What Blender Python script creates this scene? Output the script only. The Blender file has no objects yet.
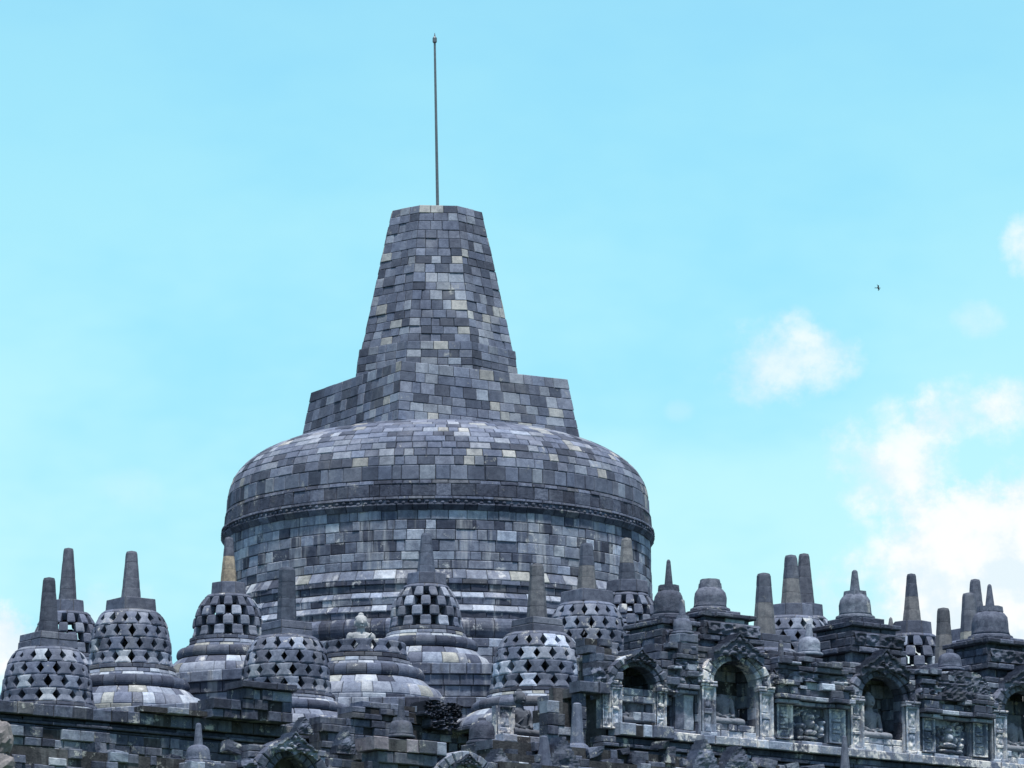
import bpy, math, random
from mathutils import Vector, noise as mnoise

# ------------------------------------------------------------------ camera, world, sun, exposure
F_PX = 5140.0
PITCH = math.atan(1006 / F_PX)
EYE = 1.6 - 4.15          # the datum is the temple court; the lawn lies 4.15 below it
scene = bpy.context.scene
COL = scene.collection
cam_d = bpy.data.cameras.new("camera")
cam = bpy.data.objects.new("camera", cam_d)
COL.objects.link(cam)
cam_d.sensor_width = 36.0
cam_d.lens = F_PX / 1024 * 36.0
cam_d.clip_start = 0.5
cam_d.clip_end = 12000
cam.location = (0, 0, EYE)
cam.rotation_euler = (math.radians(90) + PITCH, 0, 0)
scene.camera = cam

SUN_EL, SUN_AZ = 73.0, 165.0          # azimuth: degrees clockwise from +Y (the view direction)
SUN_POWER = 3.5
WORLD_STRENGTH = 0.1
scene.view_settings.view_transform = 'Standard'
scene.view_settings.look = 'None'
scene.view_settings.gamma = 1.0
scene.view_settings.use_curve_mapping = False
scene.view_settings.exposure = 0.9

sun_d = bpy.data.lights.new("sun", 'SUN')
sun_d.energy = SUN_POWER
sun_d.angle = math.radians(5.0)
sun_d.color = (1.0, 0.95, 0.87)
sun = bpy.data.objects.new("sun", sun_d)
COL.objects.link(sun)
_e, _a = math.radians(SUN_EL), math.radians(SUN_AZ)
sdir = Vector((math.sin(_a) * math.cos(_e), math.cos(_a) * math.cos(_e), math.sin(_e)))
sun.rotation_euler = sdir.to_track_quat('Z', 'Y').to_euler()
sun.location = sdir * 300


class NT:
    """tiny node helper"""
    def __init__(self, tree):
        self.t = tree; self.n = tree.nodes; self.l = tree.links
    def new(self, kind, **kw):
        nd = self.n.new(kind)
        for k, v in kw.items():
            setattr(nd, k, v)
        return nd
    def put(self, sock, v):
        if isinstance(v, bpy.types.NodeSocket):
            self.l.new(v, sock)
        else:
            sock.default_value = v
    def math(self, op, a, b=0.0, c=0.0, clamp=False):
        nd = self.new('ShaderNodeMath', operation=op, use_clamp=clamp)
        self.put(nd.inputs[0], a); self.put(nd.inputs[1], b); self.put(nd.inputs[2], c)
        return nd.outputs[0]
    def mix(self, fac, a, b, blend='MIX'):
        nd = self.new('ShaderNodeMix', data_type='RGBA', blend_type=blend)
        self.put(nd.inputs[0], fac)
        self.put(nd.inputs[6], a if not isinstance(a, tuple) else (*a, 1) if len(a) == 3 else a)
        self.put(nd.inputs[7], b if not isinstance(b, tuple) else (*b, 1) if len(b) == 3 else b)
        return nd.outputs[2]
    def noise(self, vec, scale, detail=4.0, rough=0.55):
        nd = self.new('ShaderNodeTexNoise')
        self.put(nd.inputs['Vector'], vec)
        nd.inputs['Scale'].default_value = scale
        nd.inputs['Detail'].default_value = detail
        nd.inputs['Roughness'].default_value = rough
        return nd.outputs[0]
    def smooth(self, v, lo, hi, a=0.0, b=1.0):
        nd = self.new('ShaderNodeMapRange', interpolation_type='SMOOTHSTEP')
        self.put(nd.inputs[0], v)
        nd.inputs[1].default_value = lo; nd.inputs[2].default_value = hi
        nd.inputs[3].default_value = a; nd.inputs[4].default_value = b
        return nd.outputs[0]
    def comb(self, x, y, z):
        nd = self.new('ShaderNodeCombineXYZ')
        self.put(nd.inputs[0], x); self.put(nd.inputs[1], y); self.put(nd.inputs[2], z)
        return nd.outputs[0]
    def sep(self, v):
        nd = self.new('ShaderNodeSeparateXYZ'); self.put(nd.inputs[0], v)
        return nd.outputs
    def vscale(self, v, s):
        nd = self.new('ShaderNodeVectorMath', operation='MULTIPLY')
        self.put(nd.inputs[0], v); nd.inputs[1].default_value = s
        return nd.outputs[0]


def cam_ray(x, y):
    a, b = x - 512.0, 384.0 - y
    cp, sp = math.cos(PITCH), math.sin(PITCH)
    return (a, F_PX * cp - b * sp, F_PX * sp + b * cp)


def make_world():
    w = bpy.data.worlds.new("World")
    scene.world = w
    w.use_nodes = True
    t = NT(w.node_tree); t.n.clear()
    out = t.new('ShaderNodeOutputWorld'); bg = t.new('ShaderNodeBackground')
    bg.inputs[1].default_value = WORLD_STRENGTH
    t.l.new(bg.outputs[0], out.inputs[0])
    sky = t.new('ShaderNodeTexSky', sky_type='NISHITA')
    sky.sun_disc = False
    sky.sun_elevation = math.radians(SUN_EL)
    sky.sun_rotation = math.radians(SUN_AZ)
    sky.altitude = 250; sky.air_density = 1.0; sky.dust_density = 1.2; sky.ozone_density = 1.0
    co = t.new('ShaderNodeTexCoord').outputs['Generated']
    x, y, z = t.sep(co)
    up = t.math('MAXIMUM', z, 0.0)
    # a thin bright cyan veil low in the sky, clearing overhead
    low = t.smooth(up, 0.16, 0.5, 1.0, 0.0)
    veil = t.mix(t.smooth(up, 0.115, 0.275), (3.3, 5.3, 5.4), (1.8, 4.5, 5.4))
    wisp = t.noise(t.vscale(co, (1.0, 1.0, 2.0)), 7.0, 5.0, 0.6)
    veil = t.mix(t.smooth(wisp, 0.40, 0.66, 0.0, 0.6), veil, (1.40, 4.05, 5.45))
    base = t.mix(t.math('MULTIPLY', low, 0.97), sky.outputs[0], veil)
    # clouds: soft patches at fixed directions of the sky
    ys = t.math('MAXIMUM', y, 0.05)
    u = t.math('DIVIDE', x, ys); v = t.math('DIVIDE', z, ys)
    uv = t.comb(u, v, 0.0)
    n1 = t.noise(uv, 46.0, 8.0, 0.62)
    n2 = t.noise(uv, 150.0, 7.0, 0.65)
    nn = t.math('ADD', t.math('MULTIPLY', n1, 0.8), t.math('MULTIPLY', n2, 0.3))
    col = base
    fluff = t.noise(uv, 75.0, 7.0, 0.62)
    shade = t.mix(t.smooth(fluff, 0.40, 0.60), (4.35, 5.0, 5.35), (5.35, 5.5, 5.55))
    #        px    py    rx   ry  strength  lo   hi
    blobs = [((783, 360), 78, 54, 0.7, (-0.1, 1.0), 4.2), ((798, 326), 24, 28, 0.3, (0.05, 1.0)),
             ((900, 455), 92, 74, 0.9, (0.0, 1.0), 3.8), ((912, 458), 50, 36, 0.6, (0.0, 1.0), 3.0), ((965, 418), 78, 46, 0.75, (0.02, 0.9), 3.8),
             ((1010, 400), 46, 34, 0.6, (0.05, 0.9)),
             ((1030, 640), 150, 150, 1.0, (0.0, 0.35), 1.2), ((1022, 622), 205, 182, 1.0, (0.0, 0.6), 2.6), ((985, 540), 95, 80, 0.9, (0.05, 0.7)),
             ((-8, 648), 52, 62, 1.0, (0.0, 0.6)), ((110, 620), 60, 40, 0.35, (0.0, 1.0)),
             ((1030, 248), 34, 42, 0.7, (0.05, 0.9)), ((980, 318), 34, 24, 0.28, (0.05, 1.0)),
             ((130, 490), 45, 30, 0.12, (0.0, 1.2)), ((679, 411), 18, 14, 0.14, (0.0, 1.2))]
    for (px, py), rx, ry, st, (lo, hi), *rag in blobs:
        r = cam_ray(px, py)
        cu, cv = r[0] / r[1], r[2] / r[1]
        du = t.math('MULTIPLY', t.math('SUBTRACT', u, cu), F_PX / rx)
        dv = t.math('MULTIPLY', t.math('SUBTRACT', v, cv), F_PX / ry)
        dd = t.math('ADD', t.math('MULTIPLY', du, du), t.math('MULTIPLY', dv, dv))
        dens = t.math('ADD', t.math('SUBTRACT', 1.0, dd), t.math('MULTIPLY', t.math('SUBTRACT', nn, 0.56), rag[0] if rag else 3.8))
        front = t.math('GREATER_THAN', y, 0.1)
        a = t.math('MULTIPLY', t.smooth(dens, lo, hi + 0.25, 0.0, st), front)
        col = t.mix(a, col, shade)
    t.l.new(col, bg.inputs[0])


make_world()

# ------------------------------------------------------------------ frame of the temple
CX, CY = -2.51, 172.0
TH = math.radians(36)
DX, DY = math.cos(TH), math.sin(TH)          # along the visible face, receding to the right
NX, NY = math.sin(TH), -math.cos(TH)         # outward from that face


def W(s, t, z):
    return (CX + DX * s + NX * t, CY + DY * s + NY * t, z)


def px_plane(x, y, t):
    r = cam_ray(x, y)
    k = (t + CX * NX + CY * NY) / (r[0] * NX + r[1] * NY)
    X, Y, Z = r[0] * k, r[1] * k, r[2] * k + EYE
    return ((X - CX) * DX + (Y - CY) * DY, Z)


def px_depth(x, y, Y):
    r = cam_ray(x, y); k = Y / r[1]
    return (r[0] * k, Y, r[2] * k + EYE)


# ------------------------------------------------------------------ materials
def stone_mat(name, lichen=0.35, band=None, lichen_col=(0.42, 0.43, 0.42), dirt=0.6, streak=0.0, bump=0.35, grain=1.0):
    m = bpy.data.materials.new(name); m.use_nodes = True
    t = NT(m.node_tree)
    bs = t.n['Principled BSDF']
    bs.inputs['Roughness'].default_value = 0.92
    bs.inputs['Specular IOR Level'].default_value = 0.18
    at = t.new('ShaderNodeAttribute', attribute_name='tone').outputs['Color']
    pos = t.new('ShaderNodeNewGeometry').outputs['Position']
    big = t.noise(pos, 0.9, 5.0, 0.6)
    mid = t.noise(pos, 4.5 * grain, 6.0, 0.65)
    fine = t.noise(pos, 22.0 * grain, 5.0, 0.7)
    # grain and mottling of the andesite itself
    c = t.mix(t.smooth(fine, 0.3, 0.72, 0.0, 0.55), at, t.mix(1.0, at, (0.52, 0.53, 0.57), 'MULTIPLY'))
    c = t.mix(t.smooth(mid, 0.36, 0.66, 0.0, dirt), c, t.mix(1.0, c, (0.42, 0.44, 0.50), 'MULTIPLY'))
    # broad rain stains that run across many stones
    st = t.noise(t.vscale(pos, (1.0, 1.0, 0.45)), 0.55, 6.0, 0.68)
    c = t.mix(t.smooth(st, 0.46, 0.62, 0.0, 0.45), c, t.mix(1.0, c, (0.40, 0.42, 0.48), 'MULTIPLY'))
    c = t.mix(t.smooth(st, 0.46, 0.30, 0.0, 0.35), c, t.mix(0.5, c, (0.33, 0.34, 0.36)))
    pit = t.noise(pos, 60.0, 3.0, 0.7)
    c = t.mix(t.smooth(pit, 0.56, 0.68, 0.0, 0.5), c, t.mix(1.0, c, (0.4, 0.4, 0.45), 'MULTIPLY'))
    # pale lichen crusts
    lm = t.math('ADD', t.math('MULTIPLY', mid, 0.55), t.math('MULTIPLY', big, 0.45))
    lm = t.math('ADD', lm, t.math('MULTIPLY', t.math('SUBTRACT', fine, 0.5), 0.28))
    pos2 = t.vscale(pos, (1.0, 1.0, 1.0))
    lic = t.smooth(t.math('ADD', lm, t.math('MULTIPLY', t.math('SUBTRACT', t.noise(pos2, 2.1, 3.0), 0.5), 0.5)),
                   0.66 - 0.18 * lichen, 0.78 - 0.18 * lichen, 0.0, min(1.0, 0.35 + lichen))
    c = t.mix(lic, c, lichen_col)
    if streak:
        sv = t.vscale(pos, (2.6, 2.6, 0.28))
        sn = t.noise(sv, 1.0, 5.0, 0.6)
        c = t.mix(t.smooth(sn, 0.52, 0.68, 0.0, streak), c, (0.40, 0.42, 0.46))
        sn2 = t.noise(t.vscale(pos, (3.4, 3.4, 0.22)), 1.0, 4.0, 0.6)
        c = t.mix(t.smooth(sn2, 0.55, 0.7, 0.0, streak * 0.9), c, (0.055, 0.058, 0.07))
    t.l.new(c, bs.inputs['Base Color'])
    if band:      # pale mineral runs below a dripping ledge
        zz = t.sep(pos)[2]
        rn = t.noise(t.vscale(pos, (1.7, 1.7, 0.30)), 1.0, 6.0, 0.65)
        near = t.smooth(zz, band[0], band[1], 0.0, 0.30)
        m1 = t.smooth(t.math('ADD', rn, near), 0.54, 0.70, 0.0, 0.8)
        m1 = t.math('MULTIPLY', m1, t.smooth(zz, band[0], band[0] + 0.6, 0.0, 1.0))
        c = t.mix(m1, c, (0.46, 0.49, 0.53))
    h = t.math('ADD', t.math('MULTIPLY', mid, 0.7), t.math('MULTIPLY', fine, 0.35))
    bp = t.new('ShaderNodeBump')
    bp.inputs['Strength'].default_value = bump
    bp.inputs['Distance'].default_value = 0.06
    t.l.new(h, bp.inputs['Height'])
    t.l.new(bp.outputs[0], bs.inputs['Normal'])
    return m


def flat_mat(name, col, rough=0.6, metal=0.0):
    m = bpy.data.materials.new(name); m.use_nodes = True
    t = NT(m.node_tree); bs = t.n['Principled BSDF']
    pos = t.new('ShaderNodeNewGeometry').outputs['Position']
    n = t.noise(pos, 9.0, 4.0)
    c = t.mix(t.smooth(n, 0.3, 0.7, 0.0, 0.6), (*col, 1), tuple(v * 0.6 for v in col))
    t.l.new(c, bs.inputs['Base Color'])
    bs.inputs['Roughness'].default_value = rough; bs.inputs['Metallic'].default_value = metal
    return m


M_MAIN = stone_mat('dome_stone', lichen=0.22, dirt=0.5, bump=0.4)
M_DRUM = stone_mat('drum_stone', lichen=0.42, lichen_col=(0.46, 0.48, 0.51), dirt=0.7, streak=0.5, bump=0.5, band=(23.9, 26.2))
M_STUPA = stone_mat('stupa_stone', lichen=0.38, lichen_col=(0.50, 0.51, 0.51), dirt=0.6, bump=0.35, grain=1.3)
M_SMOOTH = stone_mat('pinnacle_stone', lichen=0.12, dirt=0.65, bump=0.4, grain=1.2)
M_WALL = stone_mat('wall_stone', lichen=0.5, dirt=0.85, streak=0.15, bump=0.7, grain=1.2)
M_ROOF = stone_mat('roof_stone', lichen=0.3, dirt=0.8, bump=0.8, grain=1.4)
M_CARVED = stone_mat('carved_stone', lichen=0.9, lichen_col=(0.60, 0.59, 0.59), dirt=0.8, streak=0.3, bump=0.6, grain=1.6)
M_STATUE = stone_mat('statue_stone', lichen=0.0, dirt=0.3, bump=0.3, grain=2.0)
M_POLE = flat_mat('pole_metal', (0.16, 0.17, 0.19), 0.45, 0.6)
M_BIRD = flat_mat('bird_feather', (0.03, 0.03, 0.035), 0.8)

# palettes: (colour, weight)
DARK, MID, LITE = (0.070, 0.074, 0.090), (0.135, 0.142, 0.165), (0.27, 0.275, 0.285)
BEIGE, BROWN, PALE, ROSE = (0.34, 0.315, 0.25), (0.125, 0.12, 0.117), (0.42, 0.42, 0.40), (0.25, 0.20, 0.19)
P_MAIN = [((0.085, 0.09, 0.105), 4), (MID, 6), ((0.19, 0.195, 0.215), 6), ((0.27, 0.27, 0.27), 3), ((0.36, 0.33, 0.275), 1.3)]
P_DRUM = [(DARK, 3.5), (MID, 5), ((0.2, 0.207, 0.225), 5), (LITE, 4), ((0.40, 0.405, 0.41), 1.6)]
P_RINGD = [(DARK, 5), ((0.10, 0.105, 0.12), 4), (MID, 2), (BROWN, 1)]
P_RINGL = [(MID, 3), ((0.2, 0.205, 0.22), 3), (LITE, 3), (PALE, 2), (BEIGE, 1.2), (DARK, 1.5)]
P_LAT = [((0.11, 0.115, 0.132), 4), (MID, 5), ((0.19, 0.195, 0.21), 4), (LITE, 2), ((0.36, 0.36, 0.34), 0.8)]
P_CAP = [((0.125, 0.128, 0.145), 4), (MID, 3), ((0.17, 0.17, 0.175), 1)]
P_WALL = [(DARK, 6), ((0.10, 0.106, 0.125), 5), (MID, 4), (LITE, 1.2), (PALE, 0.5), (BROWN, 0.6)]
P_ROOF = [((0.06, 0.063, 0.075), 3), (DARK, 5), ((0.1, 0.105, 0.12), 4), (MID, 2)]
P_LIGHT = [(MID, 2.5), ((0.22, 0.225, 0.24), 3), ((0.31, 0.315, 0.325), 4), ((0.45, 0.455, 0.45), 2.5)]
TINT = (0.98, 1.10, 1.34)
CORE = (0.055, 0.057, 0.064)


def pick(rng, pal, var=0.2):
    tot = sum(w for _, w in pal); r = rng.random() * tot
    for c, w in pal:
        r -= w
        if r <= 0:
            break
    k = 1 + rng.uniform(-var, var); h = rng.uniform(-0.03, 0.03)
    return (c[0] * k * (1 + h) * TINT[0], c[1] * k * TINT[1], c[2] * k * (1 - h) * TINT[2])


# ------------------------------------------------------------------ mesh building
ROOTS = {}


class MB:
    def __init__(self):
        self.v, self.f, self.c = [], [], []

    def add(self, verts, faces, col):
        o = len(self.v)
        self.v.extend(verts); self.c.extend([col] * len(verts))
        self.f.extend([tuple(i + o for i in f) for f in faces])

    def hexa(self, p, col):
        """8 corners: lower ring of four, upper ring of four"""
        self.add(p, [(3, 2, 1, 0), (4, 5, 6, 7), (0, 1, 5, 4), (1, 2, 6, 5), (2, 3, 7, 6), (3, 0, 4, 7)], col)

    def box(self, s0, s1, t0, t1, z0, z1, col, fr=W, jit=0.0, rng=None):
        p = []
        for z in (z0, z1):
            for s, t in ((s0, t1), (s1, t1), (s1, t0), (s0, t0)):
                j = (lambda: rng.uniform(-jit, jit)) if jit else (lambda: 0.0)
                p.append(fr(s + j(), t + j(), z + j()))
        self.hexa(p, col)

    def block(self, M, s0, s1, v0, v1, depth, col, cs=0.02, cv=0.06, ch=0.02, out=0.0, ns=1, vs=None, jit=0.0, rng=None):
        """one stone on a surface M(s, t, v) with chamfered front edges"""
        ss = [(s0, 0), (s0 + cs, 1)] + [(s0 + cs + (s1 - s0 - 2 * cs) * i / ns, 1) for i in range(1, ns)] + [(s1 - cs, 1), (s1, 0)]
        inner = vs or []
        vv = [(v0, 0), (v0 + cv, 1)] + [(v0 + (v1 - v0) * q, 1) for q in inner] + [(v1 - cv, 1), (v1, 0)]
        ja, jb, jc = (rng.uniform(-jit, jit), rng.uniform(-jit, jit), rng.uniform(-jit, jit)) if jit else (0, 0, 0)
        verts, n = [], len(vv)
        for i, (s, es) in enumerate(ss):
            k = i / (len(ss) - 1) - 0.5
            for q, (v, ev) in enumerate(vv):
                tt = out + ja + jb * k + jc * (q / (n - 1) - 0.5)
                verts.append(M(s, tt if (es and ev) else tt - ch, v))
        nb = len(verts)
        for s, _ in ss:
            verts.append(M(s, -depth, v0)); verts.append(M(s, -depth, v1))
        f = []
        for i in range(len(ss) - 1):
            for q in range(n - 1):
                a = i * n + q
                f.append((a, a + n, a + n + 1, a + 1))
            f.append((nb + 2 * i, nb + 2 * i + 2, (i + 1) * n, i * n))
            f.append((i * n + n - 1, (i + 1) * n + n - 1, nb + 2 * i + 3, nb + 2 * i + 1))
        f.append(tuple([nb] + list(range(0, n)) + [nb + 1])[::1])
        e = (len(ss) - 1) * n
        f.append(tuple([nb + 2 * len(ss) - 1] + list(range(e + n - 1, e - 1, -1)) + [nb + 2 * len(ss) - 2]))
        self.add(verts, f, col)

    def lathe(self, prof, col, seg=64, closed=True, poly=None, rot=0.0):
        """profile of (radius, z); poly = number of flat sides"""
        o = len(self.v); n = len(prof); seg = poly or seg
        for i in range(seg):
            a = rot + 2 * math.pi * i / seg
            for r, z in prof:
                self.v.append((r * math.cos(a), r * math.sin(a), z)); self.c.append(col if not callable(col) else col(z))
        for i in range(seg):
            j = (i + 1) % seg
            for q in range(n - 1):
                self.f.append((o + i * n + q, o + j * n + q, o + j * n + q + 1, o + i * n + q + 1))
        if closed:
            self.f.append(tuple(o + i * n + n - 1 for i in range(seg)))
            self.f.append(tuple(o + i * n for i in range(seg))[::-1])

    def ball(self, c, r, col, seg=10, rings=7, rough=0.0, seed=0.0, rz=0.0):
        o = len(self.v)
        cz, sz = math.cos(rz), math.sin(rz)
        def put(x, y, z):
            if rough:
                k = 1 + rough * mnoise.noise(Vector((x * 2.1 + seed, y * 2.1 - seed, z * 2.1 + seed * .7)))
                x, y, z = x * k, y * k, z * k
            x, y, z = x * r[0], y * r[1], z * r[2]
            self.v.append((c[0] + x * cz - y * sz, c[1] + x * sz + y * cz, c[2] + z)); self.c.append(col)
        put(0, 0, -1)
        for q in range(1, rings):
            ph = -math.pi / 2 + math.pi * q / rings
            for i in range(seg):
                a = 2 * math.pi * i / seg
                put(math.cos(a) * math.cos(ph), math.sin(a) * math.cos(ph), math.sin(ph))
        put(0, 0, 1)
        top = len(self.v) - 1
        for i in range(seg):
            j = (i + 1) % seg
            self.f.append((o, o + 1 + j, o + 1 + i))
            for q in range(rings - 2):
                b = o + 1 + q * seg
                self.f.append((b + i, b + j, b + seg + j, b + seg + i))
            b = o + 1 + (rings - 2) * seg
            self.f.append((b + i, b + j, top))

    def tube(self, pts, rad, col, seg=8):
        """capsule-like tube through points with radii"""
        o = len(self.v)
        P = [Vector(p) for p in pts]
        for i, p in enumerate(P):
            dv = (P[min(i + 1, len(P) - 1)] - P[max(i - 1, 0)]).normalized()
            a = dv.orthogonal().normalized(); b = dv.cross(a)
            for k in range(seg):
                an = 2 * math.pi * k / seg
                self.v.append(tuple(p + (a * math.cos(an) + b * math.sin(an)) * rad[i])); self.c.append(col)
        for i in range(len(P) - 1):
            for k in range(seg):
                j = (k + 1) % seg
                self.f.append((o + i * seg + k, o + i * seg + j, o + (i + 1) * seg + j, o + (i + 1) * seg + k))
        self.f.append(tuple(o + k for k in range(seg))[::-1])
        e = o + (len(P) - 1) * seg
        self.f.append(tuple(e + k for k in range(seg)))

    def build(self, name, mat, parent=None, world=True, smooth=False):
        """world=True: vertices are world coordinates, brought into the parent's frame"""
        vs = self.v
        if parent is not None and world:
            L, rz = ROOTS[parent.name]
            c, s = math.cos(-rz), math.sin(-rz)
            vs = [((x - L[0]) * c - (y - L[1]) * s, (x - L[0]) * s + (y - L[1]) * c, z - L[2]) for x, y, z in vs]
        me = bpy.data.meshes.new(name)
        me.from_pydata(vs, [], self.f)
        at = me.attributes.new('tone', 'FLOAT_COLOR', 'POINT')
        flat = []
        for c in self.c:
            flat.extend((c[0], c[1], c[2], 1.0))
        at.data.foreach_set('color', flat)
        me.materials.append(mat)
        if smooth:
            me.polygons.foreach_set('use_smooth', [True] * len(me.polygons))
        me.update()
        o = bpy.data.objects.new(name, me)
        COL.objects.link(o)
        if parent is not None:
            o.parent = parent
            ROOTS[o.name] = ROOTS[parent.name]
        return o


def tag(o, label, cat, group=None):
    o['label'] = label; o['category'] = cat
    if group:
        o['group'] = group
    return o


def thing(name, loc, rz, label, cat, group=None):
    o = bpy.data.objects.new(name, None)
    COL.objects.link(o)
    o.location = loc; o.rotation_euler = (0, 0, rz)
    o.empty_display_size = 0.3
    ROOTS[o.name] = (tuple(loc), rz)
    return tag(o, label, cat, group)


# ------------------------------------------------------------------ rings of masonry
def ring_course(mb, R0, z0, R1, z1, n, rng, pal, depth=0.18, bulge=0.0, jit=0.012, a0=None, gap=0.012, ch=0.02, ns=None, lo=0.6):
    """one course of n stones round a circle, from (R0,z0) up to (R1,z1)"""
    ln = math.hypot(R1 - R0, z1 - z0)
    nr, nz = (z1 - z0) / ln, -(R1 - R0) / ln
    def M(a, t, v):
        b = bulge * math.sqrt(max(0.0, 1 - (2 * v - 1) ** 2)) if bulge else 0.0
        R = R0 + (R1 - R0) * v + (t + b) * nr
        return (R * math.cos(a), R * math.sin(a), z0 + (z1 - z0) * v + (t + b) * nz)
    Rm = (R0 + R1) / 2
    ws = [rng.uniform(lo, 2 - lo) for _ in range(n)]
    k = 2 * math.pi / sum(ws)
    a = rng.uniform(0, 6.28) if a0 is None else a0
    cs = min(ch, Rm * k * 0.1) / Rm; cv = min(0.12, ch / ln)
    g = gap / Rm / 2; gv = min(0.06, gap * 0.6 / ln / 2)
    vs = [0.2, 0.35, 0.5, 0.65, 0.8] if bulge else None
    for w in ws:
        b = a + w * k
        seg = ns or max(1, int((b - a) / 0.12))
        wob = 0.0 if bulge else 0.02
        mb.block(M, a + g * rng.uniform(0.6, 1.6), b - g * rng.uniform(0.6, 1.6), gv + rng.uniform(0, wob), 1 - gv - rng.uniform(0, wob), depth, pick(rng, pal), cs, cv, ch, 0.0, seg, vs, jit, rng)
        a = b


def poly_tower(mb, apoth0, apoth1, z0, z1, nside, rot, rng, pal, course=0.3, bw=0.5, depth=0.15, jit=0.01, gap=0.012, ch=0.016, skip=None):
    """tapering tower with nside flat faces, laid in courses of stones"""
    nc = max(1, round((z1 - z0) / course))
    hs = [rng.uniform(0.85, 1.15) for _ in range(nc)]; sm = sum(hs); acc = 0
    for hgt in hs:
        va, vb = acc / sm, (acc + hgt) / sm
        acc += hgt
        for k in range(nside):
            am = rot + 2 * math.pi * k / nside
            nx, ny = math.cos(am), math.sin(am); tx, ty = -ny, nx
            def hw(v): return (apoth0 + (apoth1 - apoth0) * v) * math.tan(math.pi / nside)
            def M(s, t, v):
                ap = apoth0 + (apoth1 - apoth0) * v + t
                q = s * (hw(v) + t * math.tan(math.pi / nside))
                return (nx * ap + tx * q, ny * ap + ty * q, z0 + (z1 - z0) * v)
            L = 2 * hw((va + vb) / 2)
            nb = max(1, round(L / bw)); ws = [rng.uniform(0.65, 1.35) for _ in range(nb)]; kk = 2 / sum(ws)
            s = -1.0
            for w in ws:
                e = s + w * kk
                gg = gap / L
                mb.block(M, s + gg, e - gg, va + gap / 2 / (z1 - z0), vb - gap / 2 / (z1 - z0), depth, pick(rng, pal),
                         2 * ch / L, ch / (z1 - z0), ch, 0.0, 1, None, jit, rng)
                s = e


# ------------------------------------------------------------------ ground and terraces
def make_ground():
    mb = MB()
    mb.add([(-4000, -4000, -4.15), (4000, -4000, -4.15), (4000, 4000, -4.15), (-4000, 4000, -4.15)], [(0, 1, 2, 3)], (0.05, 0.09, 0.03))
    m = bpy.data.materials.new('grass_ground'); m.use_nodes = True
    t = NT(m.node_tree); bs = t.n['Principled BSDF']
    pos = t.new('ShaderNodeNewGeometry').outputs['Position']
    n = t.noise(pos, 0.15, 6.0, 0.6); n2 = t.noise(pos, 3.0, 5.0, 0.7)
    c = t.mix(t.smooth(n, 0.35, 0.65), (0.045, 0.085, 0.022), (0.09, 0.11, 0.04))
    c = t.mix(t.smooth(n2, 0.3, 0.7, 0.0, 0.5), c, (0.03, 0.05, 0.015))
    t.l.new(c, bs.inputs['Base Color']); bs.inputs['Roughness'].default_value = 1.0
    o = mb.build('ground', m)
    o['kind'] = 'structure'


make_ground()


def coursed(mb, s0, s1, t, z0, z1, rng, pal, course=0.32, bw=0.6, depth=0.3, jit=0.015, fr=W, ch=0.02, ragged=0.0, gap=0.012, core=True, out=0.0, flip=False):
    """a wall face in the temple frame, stones in courses; flip: face towards -s at constant s = t (runs along t)"""
    def F(a, b, z):
        return fr(t - b, a, z) if flip else fr(a, t + b, z)
    nc = max(1, round((z1 - z0) / course)); hs = [rng.uniform(0.8, 1.2) for _ in range(nc)]
    k = (z1 - z0) / sum(hs); z = z0
    for ci, h in enumerate(hs):
        zz = z + h * k
        def M(s, tt, v): return F(s, tt, v)
        a = s0
        while a < s1 - 0.01:
            b = min(s1, a + bw * rng.uniform(0.55, 1.5))
            if s1 - b < bw * 0.3:
                b = s1
            if not (ragged and ci >= nc - 2 and rng.random() < ragged):
                o = out + (rng.uniform(-jit, jit) * 2)
                if flip:   # keep outward winding irrelevant: two-sided
                    mb.block(M, a + gap / 2, b - gap / 2, z + gap / 2, zz - gap / 2, depth, pick(rng, pal), ch, ch, ch, o, 1, None, jit, rng)
                else:
                    mb.block(M, a + gap / 2, b - gap / 2, z + gap / 2, zz - gap / 2, depth, pick(rng, pal), ch, ch, ch, o, 1, None, jit, rng)
            a = b
        z = zz
    if core:
        zc = z1 - (0.0 if not ragged else 0.0) - 0.03
        if flip:
            mb.box(t + 0.06, t + max(0.12, depth - 0.02), s0 + 0.02, s1 - 0.02, z0 + 0.01, zc, CORE, fr)
        else:
            mb.box(s0 + 0.02, s1 - 0.02, t + out - max(0.12, depth - 0.02), t + out - 0.06, z0 + 0.01, zc, CORE, fr)


def moulded_box(mb, s0, s1, t0, t1, z0, z1, rng, pal, course=0.3, bw=0.5, jit=0.012, fr=W, top=True, ch=0.025):
    """a free-standing block of masonry: front, left return, core and top stones"""
    coursed(mb, s0, s1, t1, z0, z1, rng, pal, course, bw, 0.25, jit, fr, ch, core=False)
    coursed(mb, t0, t1, s0, z0, z1, rng, pal, course, bw, 0.25, jit, fr, ch, core=False, flip=True)
    def right(a, b, z): return fr(s1 + b, a, z)
    mb.box(s0 + 0.05, s1 - 0.02, t0, t1 - 0.05, z0, z1 - 0.012, tuple(c * 1.0 for c in pick(rng, pal)), fr)


def terrace(name, s0, s1, t0, t1, z0, z1, label):
    mb = MB(); rng = random.Random(name)
    mb.box(s0, s1, t0, t1, z0, z1, (0.13, 0.135, 0.15))
    return mb, rng


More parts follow.
